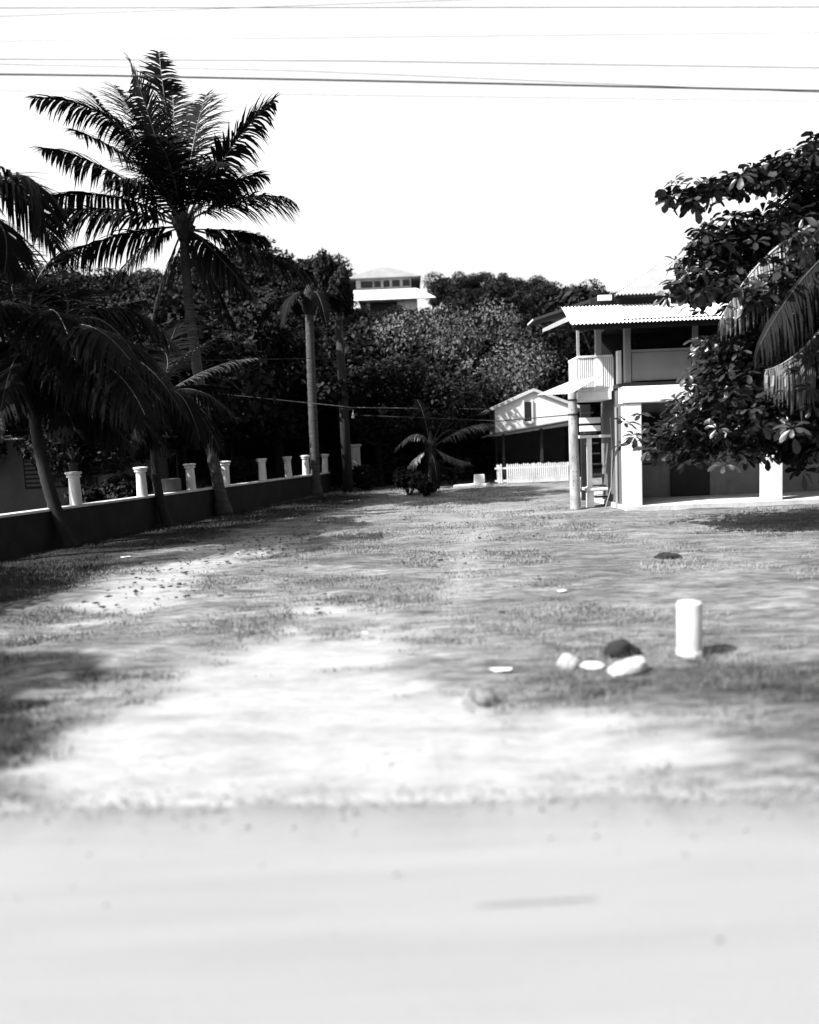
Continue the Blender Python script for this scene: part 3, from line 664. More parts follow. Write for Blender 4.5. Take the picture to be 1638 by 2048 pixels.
# ---------------------------------------------------------------- sea almond tree on the right
def almond_tree():
    rg = np.random.default_rng(9); rd = random.Random(9)
    D0 = 13.6
    base = Vector((P(1930, 1000, D0).x, D0, -.05)); top = P(1860, 330, D0 + .2); fork = P(1915, 760, D0)
    root = thing('almond_tree', base, 'broad leaved almond tree reaching in from the right edge in front of the house', 'tree')
    mb = MB()
    mb.tube([base, P(1922, 880, D0), fork, P(1890, 560, D0 + .1), top], [.26, .2, .17, .13, .05], 12)
    # branch: start height px on trunk, control points ending at the tip, leafiness
    BR = [([(1880, 420), (1700, 330), (1520, 350), (1345, 395)], 13.2, .17), ([(1880, 400), (1760, 340), (1650, 325), (1540, 335)], 13.9, .20), ([(1870, 400), (1780, 350), (1700, 325), (1620, 330)], 14.6, .2),
          ([(1900, 500), (1740, 450), (1560, 460), (1400, 478)], 13.4, .27), ([(1900, 520), (1720, 440), (1520, 480), (1385, 515)], 14.0, .30), ([(1900, 560), (1700, 500), (1500, 530), (1350, 585)], 13.1, .34),
          ([(1900, 540), (1720, 470), (1600, 460), (1490, 462)], 14.8, .28), ([(1900, 600), (1700, 540), (1530, 560), (1410, 560)], 14.4, .38), ([(1900, 620), (1740, 560), (1600, 560), (1500, 600)], 12.7, .4),
          ([(1910, 700), (1720, 620), (1560, 650), (1440, 700)], 14.0, .42), ([(1915, 760), (1720, 690), (1560, 720), (1440, 740)], 13.4, .36), ([(1915, 780), (1700, 700), (1510, 760), (1400, 812)], 14.1, .34),
          ([(1915, 800), (1700, 740), (1480, 800), (1320, 872)], 13.3, .40), ([(1915, 820), (1720, 770), (1520, 810), (1350, 850)], 14.4, .44), ([(1915, 840), (1700, 800), (1540, 830), (1400, 905)], 13.0, .38),
          ([(1915, 830), (1740, 770), (1600, 800), (1480, 850)], 12.6, .42), ([(1915, 860), (1760, 820), (1620, 850), (1525, 888)], 13.1, .3), ([(1915, 860), (1780, 790), (1690, 810), (1590, 860)], 14.2, .4),
          ([(1915, 870), (1800, 840), (1710, 860), (1610, 900)], 12.9, .34), ([(1915, 640), (1760, 560), (1660, 600), (1560, 680)], 14.6, .44), ([(1915, 700), (1780, 640), (1680, 700), (1590, 770)], 13.0, .44),
          ([(1915, 500), (1800, 420), (1720, 440), (1620, 520)], 13.2, .44), ([(1915, 720), (1700, 640), (1540, 680), (1430, 715)], 13.7, .38), ([(1915, 740), (1720, 680), (1540, 740), (1430, 790)], 13.1, .42), ([(1915, 830), (1700, 790), (1470, 850), (1335, 905)], 13.7, .36),
          ([(1915, 440), (1800, 360), (1700, 370), (1590, 410)], 14.0, .36)]
    ros = []                                                    # rosette centres
    for pts, d, spread in BR:
        W = [P(x, y, D0 + (d - D0) * (i / 3)) for i, (x, y) in enumerate(pts)]
        cur = []
        for i in range(13):                                    # Catmull-like through the 4 points
            t = i / 12 * 3; k = min(2, int(t)); u = t - k
            a, b, c, e = W[max(0, k - 1)], W[k], W[k + 1], W[min(3, k + 2)]
            cur.append(0.5 * (2 * b + (c - a) * u + (2 * a - 5 * b + 4 * c - e) * u * u + (3 * b - a - 3 * c + e) * u ** 3))
        mb.tube(cur, [max(.008, .05 * (1 - i / 12.5)) for i in range(13)], 6)
        for i in range(4, 13):
            f = 1.0 if i < 12 else 0.45
            for _ in range(15 if i < 12 else 6):
                o = Vector((rd.gauss(0, 1), rd.gauss(0, 1.5), rd.gauss(-.15, .65))) * spread * f * (0.55 + .45 * min(1, (13 - i) / 5))
                q = cur[i] + o; ros.append(q)
                if rd.random() < .5: mb.tube([cur[max(0, i - 1)], (cur[i] + q) * .5 + Vector((0, 0, -.04)), q], [.012, .009, .006], 4)
    mb.build('trunk', M['bark_dark'], root, smooth=True)
    V = []; T = []
    for c in ros:
        n = rd.randint(6, 9); tone = rd.random(); ph = rd.random() * 6.28
        ax = Vector((rd.gauss(0, .5), rd.gauss(0, .5), 1)).normalized(); e1 = ax.orthogonal().normalized(); e2 = ax.cross(e1)
        for i in range(n):
            a = ph + i * 6.283 / n + rd.uniform(-.3, .3); l = rd.uniform(.15, .27); el = rd.uniform(-.55, .45)
            d = ((e1 * math.cos(a) + e2 * math.sin(a)) * math.cos(el) + ax * math.sin(el)).normalized()
            s = d.cross(ax).normalized(); nn = s.cross(d); w_ = l * rd.uniform(.24, .32)
            o = c + d * .03; dn = Vector((0, 0, -1)) * l
            pts = [o, o + d * l * .45 - s * w_ * .62 + nn * .015, o + d * l * .45 + s * w_ * .62 + nn * .015, o + d * l * .45 + dn * .03,
                   o + d * l * .82 - s * w_ * .85 + dn * .10, o + d * l * .82 + s * w_ * .85 + dn * .10, o + d * l * .82 + dn * .12, o + d * l + dn * .2 - s * w_ * .3, o + d * l + dn * .2 + s * w_ * .3]
            V.append([tuple(p) for p in pts]); T.append(tone * .8 + rd.random() * .2)
    V = np.array(V); n = len(V)
    fq = np.array([[0, 0, 3, 1], [0, 2, 3, 3], [1, 3, 6, 4], [3, 2, 5, 6], [4, 6, 7, 7], [6, 5, 8, 8], [6, 8, 7, 7]])
    mb2 = MB(); tri = [(0, 3, 1), (0, 2, 3), (4, 6, 7), (6, 5, 8), (6, 8, 7)]; quad = [(1, 3, 6, 4), (3, 2, 5, 6)]
    tris = tri + [(1, 3, 6), (1, 6, 4), (3, 2, 5), (3, 5, 6)]
    Tq = (np.arange(n)[:, None, None] * 9 + np.array(tris)[None]).reshape(-1, 3)
    me = np_mesh('crown', V.reshape(-1, 3), Tq, M['almond'], {'tone': ('POINT', np.repeat(np.array(T), 9))})
    me.polygons.foreach_set('use_smooth', np.ones(len(Tq), bool))
    link(bpy.data.objects.new('crown', me), root)
almond_tree()

# ---------------------------------------------------------------- boundary wall with pillars
def boundary_wall():
    root = thing('boundary_wall', WA, 'low dark boundary wall with white capped pillars running along the left of the lot', 'wall')
    H, TH = 0.70, 0.2
    s0, s1 = -5.0, (WB - WA).length
    a, b = WA + WDIR * s0, WA + WDIR * s1
    def strip(o0, o1, z0, z1, sa, sb):
        m = MB(); p = [WA + WDIR * sa + WN * o0, WA + WDIR * sb + WN * o0, WA + WDIR * sb + WN * o1, WA + WDIR * sa + WN * o1]
        m.prism([(q.x, q.y, z0) for q in p], (0, 0, z1 - z0)); return m
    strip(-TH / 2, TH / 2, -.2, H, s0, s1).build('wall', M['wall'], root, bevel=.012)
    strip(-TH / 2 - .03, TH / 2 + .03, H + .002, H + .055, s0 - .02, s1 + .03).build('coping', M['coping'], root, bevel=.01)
    for px in (150, 284, 383, 452, 527, 579, 614, 640):
        s = wall_at_px(px); c = WA + WDIR * s
        if px == 640: c = WA + WDIR * (s1 - .14)
        c = Vector((c.x, c.y, H + .057)); m = MB(); m.lathe([(.125, 0), (.118, .25), (.108, .56)], 20, c)
        pl = m.build('pillar', M['white_worn'], root, smooth=True, local=c); mod = pl.modifiers.new('e', 'EDGE_SPLIT')
        m = MB(); m.lathe([(.115, .562), (.145, .58), (.145, .60), (.12, .625), (.165, .645), (.165, .68), (.10, .69)], 20, c)
        cp = m.build('cap', M['white_worn'], None, smooth=False, local=c); cp.parent = pl; cp.location = (0, 0, 0); pl.rotation_euler = (math.sin(px * 3.1) * .025, math.sin(px * 1.7) * .03, px)
boundary_wall()
s = WA + WDIR * wall_at_px(150)
def agave():
    c = Vector((s.x, s.y, .70 + .057 + .70)); root = thing('potted_plant', c, 'small potted spiky plant standing on the nearest wall pillar', 'plant')
    m = MB(); m.lathe([(.07, 0), (.10, .14), (.115, .15), (.115, .18), (.09, .18)], 16, c); m.build('pot', M['fascia'], root, smooth=True)
    m = MB(); rd = random.Random(2)
    for i in range(18):
        a = i * 2.4; l = rd.uniform(.22, .38); d = Vector((math.cos(a), math.sin(a), 0)); o = c + Vector((0, 0, .17)); sd_ = d.cross(Vector((0, 0, 1)))
        p1 = o + d * l * .25 + Vector((0, 0, l * .6)); p2 = o + d * l * .55 + Vector((0, 0, l * .95))
        m.add([o - sd_ * .012, o + sd_ * .012, p1 - sd_ * .014, p1 + sd_ * .014, p2], [(0, 1, 3, 2), (2, 3, 4)])
    m.build('leaves', M['palm_light'], root)
agave()
def shrub(px, py, d, r, label, n=900, size=.10, mat='leaf', name='shrub'):
    g = P(px, py, d); g.z = 0 if d < 33 else float(hill(g.x, g.y)); rg = np.random.default_rng(int(px * 7 + d))
    root = thing(name, g, label, 'shrub')
    k = 7; cs = np.stack([rg.normal(0, r * .4, k), rg.normal(0, r * .4, k), r * (.4 + .7 * rg.random(k))], 1) + np.array(g); rs = r * (.35 + .25 * rg.random(k))
    link(bpy.data.objects.new('foliage', leaf_cloud(rg, cs, rs, n, size, .3, M[mat], 'foliage')), root)
    m = MB()
    for c in cs: m.tube([tuple(g - Vector((0, 0, .1))), tuple(Vector(c))], [.03, .01], 5)
    m.build('stem', M['bark_dark'], root)
shrub(190, 985, 18.2, .75, 'round dark shrub behind the wall, right of the nearest pillar')
shrub(818, 985, 25.2, .62, 'low dark bush at the foot of the young palm')
shrub(850, 992, 24.6, .34, 'tiny dark bush on the grass in front of the young palm')
shrub(730, 975, 29, .8, 'dark bush growing past the far end of the pillared wall')
shrub(905, 960, 30, .9, 'dark bush beside the concrete block near the small gabled house')
shrub(660, 978, 29.5, .7, 'dark bush against the end pillar of the wall')
shrub(480, 940, 26, 1.1, 'wide dark bush behind the middle wall pillars', 1600)
shrub(250, 960, 19, .9, 'dark bush behind the second pillar of the wall', 1400)
shrub(960, 940, 33.5, 1.2, 'dark bush against the left side of the small gabled house', 1600)
shrub(780, 950, 32, 1.3, 'broad dark bush under the trees right of the utility pole', 1800)

# grey yard behind the wall, gate post and board
m = MB(); y0 = [WA + WDIR * -6 - WN * .3, WA + WDIR * 5.5 - WN * .3, WA + WDIR * 5.5 - WN * 7, WA + WDIR * -6 - WN * 9]
m.prism([(q.x, q.y, -.05) for q in y0], (0, 0, .09)); tag(m.build('yard_pavement', plain('yard_concrete', .16, .24, 1.2, (.4, 1.5, 1))), kind='structure')
def gate_post():
    d = 30.0; c = P(711, 930, d); c.z = 0; z = P(711, 888, d).z; root = thing('gate_post', c, 'square grey gate post in the shade past the end of the wall', 'post')
    m = MB(); m.box(c.x - .2, c.x + .2, d - .2, d + .2, -.1, z - .1); m.build('post', M['concrete'], root, bevel=.02)
    m = MB(); m.box(c.x - .26, c.x + .26, d - .26, d + .26, z - .098, z); m.build('cap', M['concrete'], root, bevel=.02)
gate_post()
def drum():
    d = 19.2; c = P(340, 985, d); c.z = 0; m = MB(); h = P(340, 957, d).z
    m.lathe([(.27, 0), (.29, .03), (.285, h * .33), (.30, h * .35), (.285, h * .37), (.285, h * .66), (.30, h * .68), (.285, h * .7), (.285, h - .03), (.25, h), (.2, h - .01)], 24, c)
    tag(m.build('drum', M['wallgrey'], smooth=True, local=None), 'pale grey ribbed drum standing behind the wall between the second and third pillars', 'drum')
drum()

# low dim building behind the wall on the left
def dim_building():
    root = thing('outbuilding', (-13, 24, 0), 'low dim building with louvred windows behind the wall at the left edge', 'building')
    x0, x1, y0, y1 = -17, -8.6, 22.0, 27
    m = MB(); m.box(x0, x1, y0, y1, -.1, 2.3); m.build('wall', M['wallgrey'], root)
    m = MB(); m.sheet((x0 - .4, y0 - .6, 2.32), (x1 + .3, y0 - .6, 2.32), (x1 + .3, 24.5, 3.1), (x0 - .4, 24.5, 3.1), .03, 1, .012)
    m.sheet((x1 + .3, y1 + .6, 2.32), (x0 - .4, y1 + .6, 2.32), (x0 - .4, 24.5, 3.1), (x1 + .3, 24.5, 3.1), .03, 1, .012); m.build('roof', M['tin_grey'], root)
    for xa in (-13.4, -11.2):
        f = MB(); f.box(xa, xa + 1.3, y0 - .06, y0 - .003, .85, 1.95); w_ = f.build('window', M['dark'], root)
        l = MB()
        for k in range(8): l.box(xa + .06, xa + 1.24, y0 - .10, y0 - .063, .92 + k * .125, .99 + k * .125)
        l.build('louvres', M['wallgrey'], w_)
    m = MB(); m.box(-9.9, -9.1, y0 - .05, y0 - .003, 0, 2.0); m.build('door', M['dark'], root)
dim_building()

# ---------------------------------------------------------------- two storey house
def house():
    root = thing('house', (5.2, 17.4, 0), 'two storey white house with corrugated tin roofs and an upstairs veranda, right of the lot', 'house')
    B = lambda nm, mat, bev, *bs: [[m.box(*b) for b in bs] and m.build(nm, M[mat], root, bevel=bev) for m in [MB()]][0]
    X1 = 14.0
    B('floor_slab', 'concrete', .015, (5.0, X1, 17.22, 22, -.1, .10))
    for x in (5.03, 8.28, 11.6): B('column', 'white', .02, (x, x + .38, 17.30, 17.66, .102 if x > 5.1 else -.05, 2.458))
    B('beam', 'white', .015, (4.97, X1, 17.27, 17.64, 2.46, 2.84))
    B('upper_floor', 'fascia', 0, (5.0, X1, 17.4, 22, 2.842, 2.93))
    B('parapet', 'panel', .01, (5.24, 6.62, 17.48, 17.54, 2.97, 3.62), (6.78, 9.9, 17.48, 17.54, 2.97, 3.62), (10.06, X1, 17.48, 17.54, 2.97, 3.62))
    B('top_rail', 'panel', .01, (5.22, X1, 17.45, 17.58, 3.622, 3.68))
    for x in (5.08, 6.63, 9.91): B('veranda_post', 'panel', .01, (x, x + .14, 17.44, 17.58 if x < 5.1 else 17.479, 2.932, 4.28))  # shade under the roof is put into the colour of these posts
    # porch: back wall, door, windows
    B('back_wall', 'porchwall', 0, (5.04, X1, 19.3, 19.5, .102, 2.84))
    B('side_wall', 'wallgrey', 0, (5.04, 5.2, 17.662, 19.298, -.02, 2.84))
    d = B('door', 'darkwall', .01, (6.75, 7.75, 19.24, 19.298, .104, 2.15))
    hm = MB(); hm.tube([(7.65, 19.24, 1.0), (7.65, 19.18, 1.0), (7.55, 19.18, 1.0)], .015, 8); hm.build('handle', M['tin_grey'], d)
    for (xa, xb) in ((5.45, 6.5), (10.0, 11.2)):
        f = B('window', 'darkwall', .01, (xa - .06, xb + .06, 19.22, 19.298, .95, 2.25))
        g = MB(); g.box(xa, (xa + xb) / 2 - .02, 19.20, 19.218, 1.0, 2.2); g.box((xa + xb) / 2 + .02, xb, 19.20, 19.218, 1.0, 2.2); g.build('pane', M['glass'], f)
    # upstairs back wall with dark openings
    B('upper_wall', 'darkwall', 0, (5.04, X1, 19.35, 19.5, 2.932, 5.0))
    for xa in (5.7, 7.2, 8.7, 10.4):
        f = B('window', 'dark', .01, (xa, xa + 1.0, 19.28, 19.348, 3.4, 4.5))
        g = MB(); g.box(xa + .06, xa + .94, 19.26, 19.278, 3.46, 4.44); g.build('pane', M['glass'], f)
    # side veranda on the left
    ya = 18.15
    B('side_deck', 'white', .012, (4.14, 4.96, ya, 19.24, 2.60, 2.80))
    bl = MB(); n = 17
    for i in range(n):
        x = 4.20 + i * (5.0 - 4.20) / (n - 1)
        if 4.56 < x < 4.76: continue
        bl.box(x - .017, x + .017, ya + .03, ya + .06, 2.86, 3.60)
    for i in range(1, 11): y = ya + .05 + i * .1; bl.box(4.17, 4.20, y - .017, y + .017, 2.86, 3.60)
    bl.build('balusters', M['white'], root)['kind'] = 'stuff'
    B('handrail', 'white_worn', .008, (4.16, 5.0, ya + .01, ya + .08, 3.602, 3.66), (4.16, 4.22, ya + .082, 19.24, 3.602, 3.66), (4.16, 5.0, ya + .015, ya + .075, 2.802, 2.858))
    B('rail_panel', 'white', .01, (4.57, 4.77, ya + .02, ya + .07, 2.86, 3.60))
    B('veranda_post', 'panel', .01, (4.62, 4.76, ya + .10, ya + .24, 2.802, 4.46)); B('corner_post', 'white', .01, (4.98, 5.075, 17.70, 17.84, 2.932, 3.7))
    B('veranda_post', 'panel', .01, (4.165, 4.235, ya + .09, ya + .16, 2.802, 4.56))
    # under the side veranda: pier, boards, slim post, steps
    B('side_back_wall', 'darkwall', 0, (4.78, 5.038, 20.6, 20.75, -.05, 2.598))
    p0, p1 = P(1158, 836, 18.9), P(1201, 862, 18.9)
    h = (p0.z - p1.z)
    B('white_board', 'white_worn', .008, (p0.x, p1.x, 18.86, 18.90, p1.z + h * .58, p0.z)); B('white_board', 'white_worn', .008, (p0.x, p1.x, 18.86, 18.90, p1.z, p1.z + h * .42))
    q = P(1158, 877, 18.6); q2 = P(1222, 868, 18.6); B('shelf', 'white_worn', .008, (q.x, q2.x, 18.5, 18.75, q.z, q.z + .07))
    q = P(1178, 875, 18.6); B('slim_post', 'white', .01, (q.x - .055, q.x + .055, 18.55, 18.66, .5, q.z - .002), (q.x - .08, q.x + .08, 18.52, 18.69, -.05, .498))
    st = MB()
    for k in range(9): st.box(4.72, 5.03, 18.9 + k * .17, 19.12 + k * .17, .18 + k * .27, .22 + k * .27)
    st.build('stairs', M['fascia'], root)
    B('ledge', 'concrete', .015, (4.36, 4.9, 18.35, 18.85, .40, .47))
    pp = MB(); a = P(1222, 835, 18.3); pp.tube([(4.93, 18.2, a.z), (4.95, 18.15, 1.3), (4.9, 18.1, .5), (4.72, 18.0, 0)], .012, 6); pp.tube([(5.0, 17.95, 2.4), (5.0, 17.95, -.03)], .035, 8); pp.build('drain_pipe', M['panel'], root)
    # lower roof over the veranda
    lw = 16.85; ez = 4.22
    r = MB(); r.sheet((3.72, lw, ez), (X1 + .3, lw, ez), (X1 + .3, 18.2, 4.82), (3.80, 18.2, 4.82), .012, 1, .016, .085); r.build('lower_roof', M['tin'], root)
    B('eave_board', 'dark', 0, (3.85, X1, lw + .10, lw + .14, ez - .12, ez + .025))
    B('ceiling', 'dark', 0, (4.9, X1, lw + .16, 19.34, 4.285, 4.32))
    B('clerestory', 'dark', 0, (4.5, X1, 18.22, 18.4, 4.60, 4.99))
    pv = P(1195, 602, 18.2); pw = P(1223, 590, 18.2); B('vent_panel', 'white', .01, (pv.x, pw.x, 18.15, 18.218, pv.z, pw.z))
    # main roof, hipped at the left
    e0 = 5.02; A = Vector((5.0, 17.95, e0)); Bq = Vector((X1 + .4, 17.95, e0)); R0 = Vector((7.7, 22.0, 6.75)); R1 = Vector((X1 + .4, 22.0, 6.75)); Bk = Vector((7.0, 24, e0))
    r = MB(); nrm = Vector((0, 0, .015)); L = (Bq - A).length; n = int(L / .085 * 6); vs = []
    for i in range(n + 1):
        t = i / n; lo = A.lerp(Bq, t); x = lo.x; wv = Vector((0, 0, .016 * math.cos(2 * math.pi * t * L / .085)))
        f = min(1.0, (x - A.x) / (R0.x - A.x)); hi = Vector((x, A.y + (R0.y - A.y) * f, A.z + (R0.z - A.z) * f))
        vs += [lo + wv, hi + wv, lo + wv - nrm, hi + wv - nrm]
    fs = []
    for i in range(n): o = 4 * i; fs += [(o, o + 4, o + 5, o + 1), (o + 2, o + 3, o + 7, o + 6), (o, o + 2, o + 6, o + 4)]
    r.add(vs, fs)
    r.prism([A, R0, Bk], (0, 0, -.02)); r.prism([Bk, R0, R1, Vector((X1 + .4, 26, e0))], (0, 0, -.02)); r.build('main_roof', M['roof_grey'], root)
    # side roof falling to the left
    s0, s1 = P(1192, 586, 18.7), P(1062, 642, 18.7 + 1.6)
    r = MB(); yk = 20.9; a0 = Vector((s1.x, 20.0, s1.z)); b0 = Vector((5.0, 18.75, s0.z - .03)); r.sheet(a0, (a0.x, yk, a0.z), (b0.x, yk, b0.z), b0, .03, 1, .012); so_ = r.build('side_roof', M['tin'], root)
    r = MB(); r.prism([a0 + Vector((0, -.02, .01)), b0 + Vector((0, -.02, .01)), b0 + Vector((0, -.02, -.08)), a0 + Vector((0, -.02, -.06))], (0, -.03, 0)); r.build('barge_board', M['dark'], root)
    r = MB(); r.prism([a0 + Vector((0, .02, -.04)), b0 + Vector((0, .02, -.04)), Vector((b0.x, yk, b0.z - .04)), Vector((a0.x, yk, a0.z - .04))], (0, 0, -.03)); r.build('soffit', M['dark'], root)
    a1, b1 = P(1086, 657, 21), P(1137, 632, 21); r = MB(); r.prism([a1, b1, b1 + Vector((0, 0, -.14)), a1 + Vector((0, 0, -.10))], (0, .05, 0)); r.build('rafter', M['white'], root)
    # tin awning over the side entrance
    r = MB(); r.sheet(P(1074, 790, 17.7), P(1142, 787, 17.6), P(1202, 752, 18.08), P(1140, 763, 18.12), .012, 1, .008); r.build('awning', M['tin'], root)
house()

def concrete_pole():
    d = 18.3; g = G(1150, 1012); c = Vector((P(1151, 1010, d).x, d, 0)); zt = P(1148, 778, d).z
    root = thing('concrete_pole', c, 'pale pitted concrete pole standing at the left corner of the two storey house', 'pole')
    m = MB(); n = 30; m.tube([(c.x - .03 * i / n, d, -.1 + (zt + .1) * i / n) for i in range(n + 1)], [.135 - .03 * i / n for i in range(n + 1)], 14); m.build('shaft', M['pole_concrete'], root, smooth=True)
    m = MB(); rd = random.Random(3)
    for z in np.arange(.45, 2.5, .115):
        if 1.3 < z < 1.75 or rd.random() < .35: continue
        x = c.x - .03 * z / zt; r = .135 - .03 * z / zt
        for sx in (-.45, .25): a = math.asin(sx); m.tube([(x + r * math.sin(a), d - r * math.cos(a) - .004, z), (x + r * math.sin(a) * .7, d - r * math.cos(a) * .7, z)], .013, 8)
    m.build('step_hole', M['wallgrey'], root)['kind'] = 'stuff'
    for pxy in (800, 829):
        z = P(1150, pxy, d).z; m = MB(); m.lathe([(.10, -.02), (.120, -.02), (.120, .02), (.10, .02)], 16, (c.x - .02, d, z)); m.build('strap', M['wire'], root)
concrete_pole()

# ---------------------------------------------------------------- small gabled house
def small_house():
    d = 31.6; xl, xr = P(990, 840, d).x, P(1146, 840, d).x; xm = P(1067, 780, d).x
    zb = P(990, 868, d).z; ze = P(1000, 812, d).z; za = P(1067, 777, d).z
    root = thing('cottage', ((xl + xr) / 2, d, 0), 'small white gabled house with a dark porch behind the picket fence', 'house')
    m = MB(); m.prism([(xl, d, zb - .1), (xr, d, P(1146, 845, d).z - .1), (xr, d, ze - .12), (xm, d, za - .12), (xl, d, ze - .12)], (0, 7, 0)); m.build('upper_wall', M['white'], root)
    ov = .10
    for sx, xe in ((-1, xl), (1, xr)):
        sl_ = (za - ze) / abs(xe - xm); xo = xe + sx * .55; zo = ze - sl_ * .55
        m = MB(); m.prism([(xm + sx * .003, d - ov, za), (xo, d - ov, zo), (xo, d - ov, zo - .12), (xm + sx * .003, d - ov, za - .12)], (0, 7.6, 0)); m.build('roof', M['tin_grey'], root)
    wx, wy = P(1048, 804, d), P(1063, 842, d); m = MB(); m.box(wx.x, wy.x, d - .05, d - .003, wy.z, wx.z); w_ = m.build('window', M['dark'], root)
    m = MB(); m.box(wx.x - .07, wx.x - .003, d - .06, d - .003, wy.z - .07, wx.z + .07); m.box(wy.x + .003, wy.x + .07, d - .06, d - .003, wy.z - .07, wx.z + .07); m.box(wx.x, wy.x, d - .08, d - .003, wy.z - .1, wy.z - .004); m.build('frame', M['white_worn'], w_)
    fd = 29.9; a, b = P(962, 874, fd), P(1150, 840, fd); c, e = P(1150, 838, d - .02), P(988, 866, d - .02)
    m = MB(); m.sheet(a, b, c, e, .05); m.build('porch_roof', M['dark'], root)
    m = MB(); m.box(xl + .02, xr - .02, d + 1.6, d + 1.7, -.1, ze - .2); m.box(xl, xl + .08, d + .05, d + 1.6, -.1, zb - .26); m.build('porch_wall', M['darkwall'], root)
    for x in (xl + .1, (xl + xr) / 2): m = MB(); m.box(x, x + .1, fd + .3, fd + .4, -.05, P(1000, 868, fd + .3).z if x < xm - .5 else P(1065, 857, fd + .3).z); m.build('porch_post', M['fascia'], root)
    m = MB(); m.box(xl, xr, fd + .2, d + 1.6, -.1, .06); m.build('porch_floor', M['concrete'], root)
small_house()
def picket_fence():
    d = 29.4; x0, x1 = P(996, 945, d).x, P(1137, 945, d).x; zt = P(1065, 926, d).z; zb = P(1065, 958, d).z
    root = thing('picket_fence', (x0, d, 0), 'low white picket fence in front of the dark porch of the small gabled house', 'fence')
    n = 34; rd = random.Random(1)
    for i in range(n):
        x = x0 + (x1 - x0) * (i + .5) / n
        if i in (2, 3): continue
        h = zt + rd.uniform(-.02, .03); m = MB(); m.prism([(x - .03, d, 0), (x + .03, d, 0), (x + .03, d, h - .04), (x, d, h), (x - .03, d, h - .04)], (0, -.02, 0)); m.build('picket', M['white'], root)
    for z in (zt * .74, .07): m = MB(); m.box(x0 - .12, x1, d + .003, d + .05, z, z + .07); m.build('rail', M['white'], root)
    for x in (x0, (x0 + x1) / 2, x1): m = MB(); m.box(x - .035, x + .035, d + .052, d + .12, -.1, zt - .02); m.build('post', M['white'], root)
picket_fence()
def slab_and_block():
    a = P(905, 965, 28.6); b = P(972, 955, 28.6); m = MB(); m.prism([(a.x, 28.3, -.05), (b.x, 28.5, -.05), (b.x + .2, 29.1, -.05), (a.x + .3, 29.0, -.05)], (0, 0, .12))
    tag(m.build('concrete_slab', M['white_worn'], bevel=.02), 'flat pale concrete slab on the ground left of the picket fence', 'slab')
    c = P(958, 950, 28.9); m = MB(); m.box(c.x - .2, c.x + .2, 28.7, 29.0, .074, .42)
    tag(m.build('concrete_block', M['white_worn'], bevel=.02), 'white concrete block sitting on the slab left of the picket fence', 'block')
slab_and_block()

# ---------------------------------------------------------------- hilltop house
def hilltop_house():
    d = 68.0; Q = lambda px, py, dd=d: P(px, py, dd)
    root = thing('hilltop_house', (Q(775, 600).x, d, Q(775, 640).z), 'white house with a hipped roof at the top of the wooded hill', 'house')
    x0, x1 = Q(712, 570).x, Q(822, 570).x; ze = Q(765, 559).z; zf = Q(765, 578).z; za = Q(768, 536, d + 4).z
    yb = d + 8
    m = MB(); m.box(x0, x1, d, yb, zf - .5, ze); m.build('wall', M['white_worn'], root)
    m = MB(); o = .9; A, B_, C_, D_ = (x0 - o, d - o, ze), (x1 + o, d - o, ze), (x1 + o, yb + o, ze), (x0 - o, yb + o, ze); xm = (x0 + x1) / 2; E1, E2 = (xm - .6, d + 4, za), (xm + .6, d + 4, za)
    m.add([A, B_, C_, D_, E1, E2], [(0, 1, 5, 4), (1, 2, 5), (2, 3, 4, 5), (3, 0, 4), (0, 3, 2, 1)]); m.build('roof', M['roof_grey'], root)
    for a, b in ((722, 745), (748, 762), (767, 779), (784, 800), (805, 820)):
        xa, xb = Q(a, 570).x, Q(b, 570).x; m = MB(); m.box(xa, xb, d - .08, d - .004, Q(765, 574).z, Q(765, 562).z); f = m.build('window', M['dark'] if a in (722, 767) else M['wallgrey'], root)
        g = MB(); g.box(xa + .1, xb - .1, d - .12, d - .083, Q(765, 573).z, Q(765, 563).z); g.build('pane', M['glass'], f)
    # white lower roof / terrace stepping down the slope
    xa, xb = Q(704, 590).x, Q(868, 590).x
    m = MB(); m.sheet((xa, d - 4, Q(780, 598, d - 4).z), (xb, d - 4, Q(780, 598, d - 4).z), (Q(830, 578, d - .1).x, d - .1, Q(765, 577, d - .1).z), (Q(708, 578, d - .1).x, d - .1, Q(765, 577, d - .1).z), .08); m.build('terrace_roof', M['tin'], root)
    m = MB(); m.box(Q(735, 620, d - 3).x, Q(835, 620, d - 3).x, d - 3.4, d - .5, Q(780, 660, d - 3).z - 2, Q(780, 600, d - 3).z); m.build('lower_wall', M['white_worn'], root)
    xa, xb = Q(740, 615, d - 3.5).x, Q(795, 615, d - 3.5).x
    m = MB(); m.box(xa, xb, d - 3.5, d - 3.404, Q(768, 632, d - 3.5).z, Q(768, 604, d - 3.5).z); m.build('opening', M['darkwall'], root)
hilltop_house()

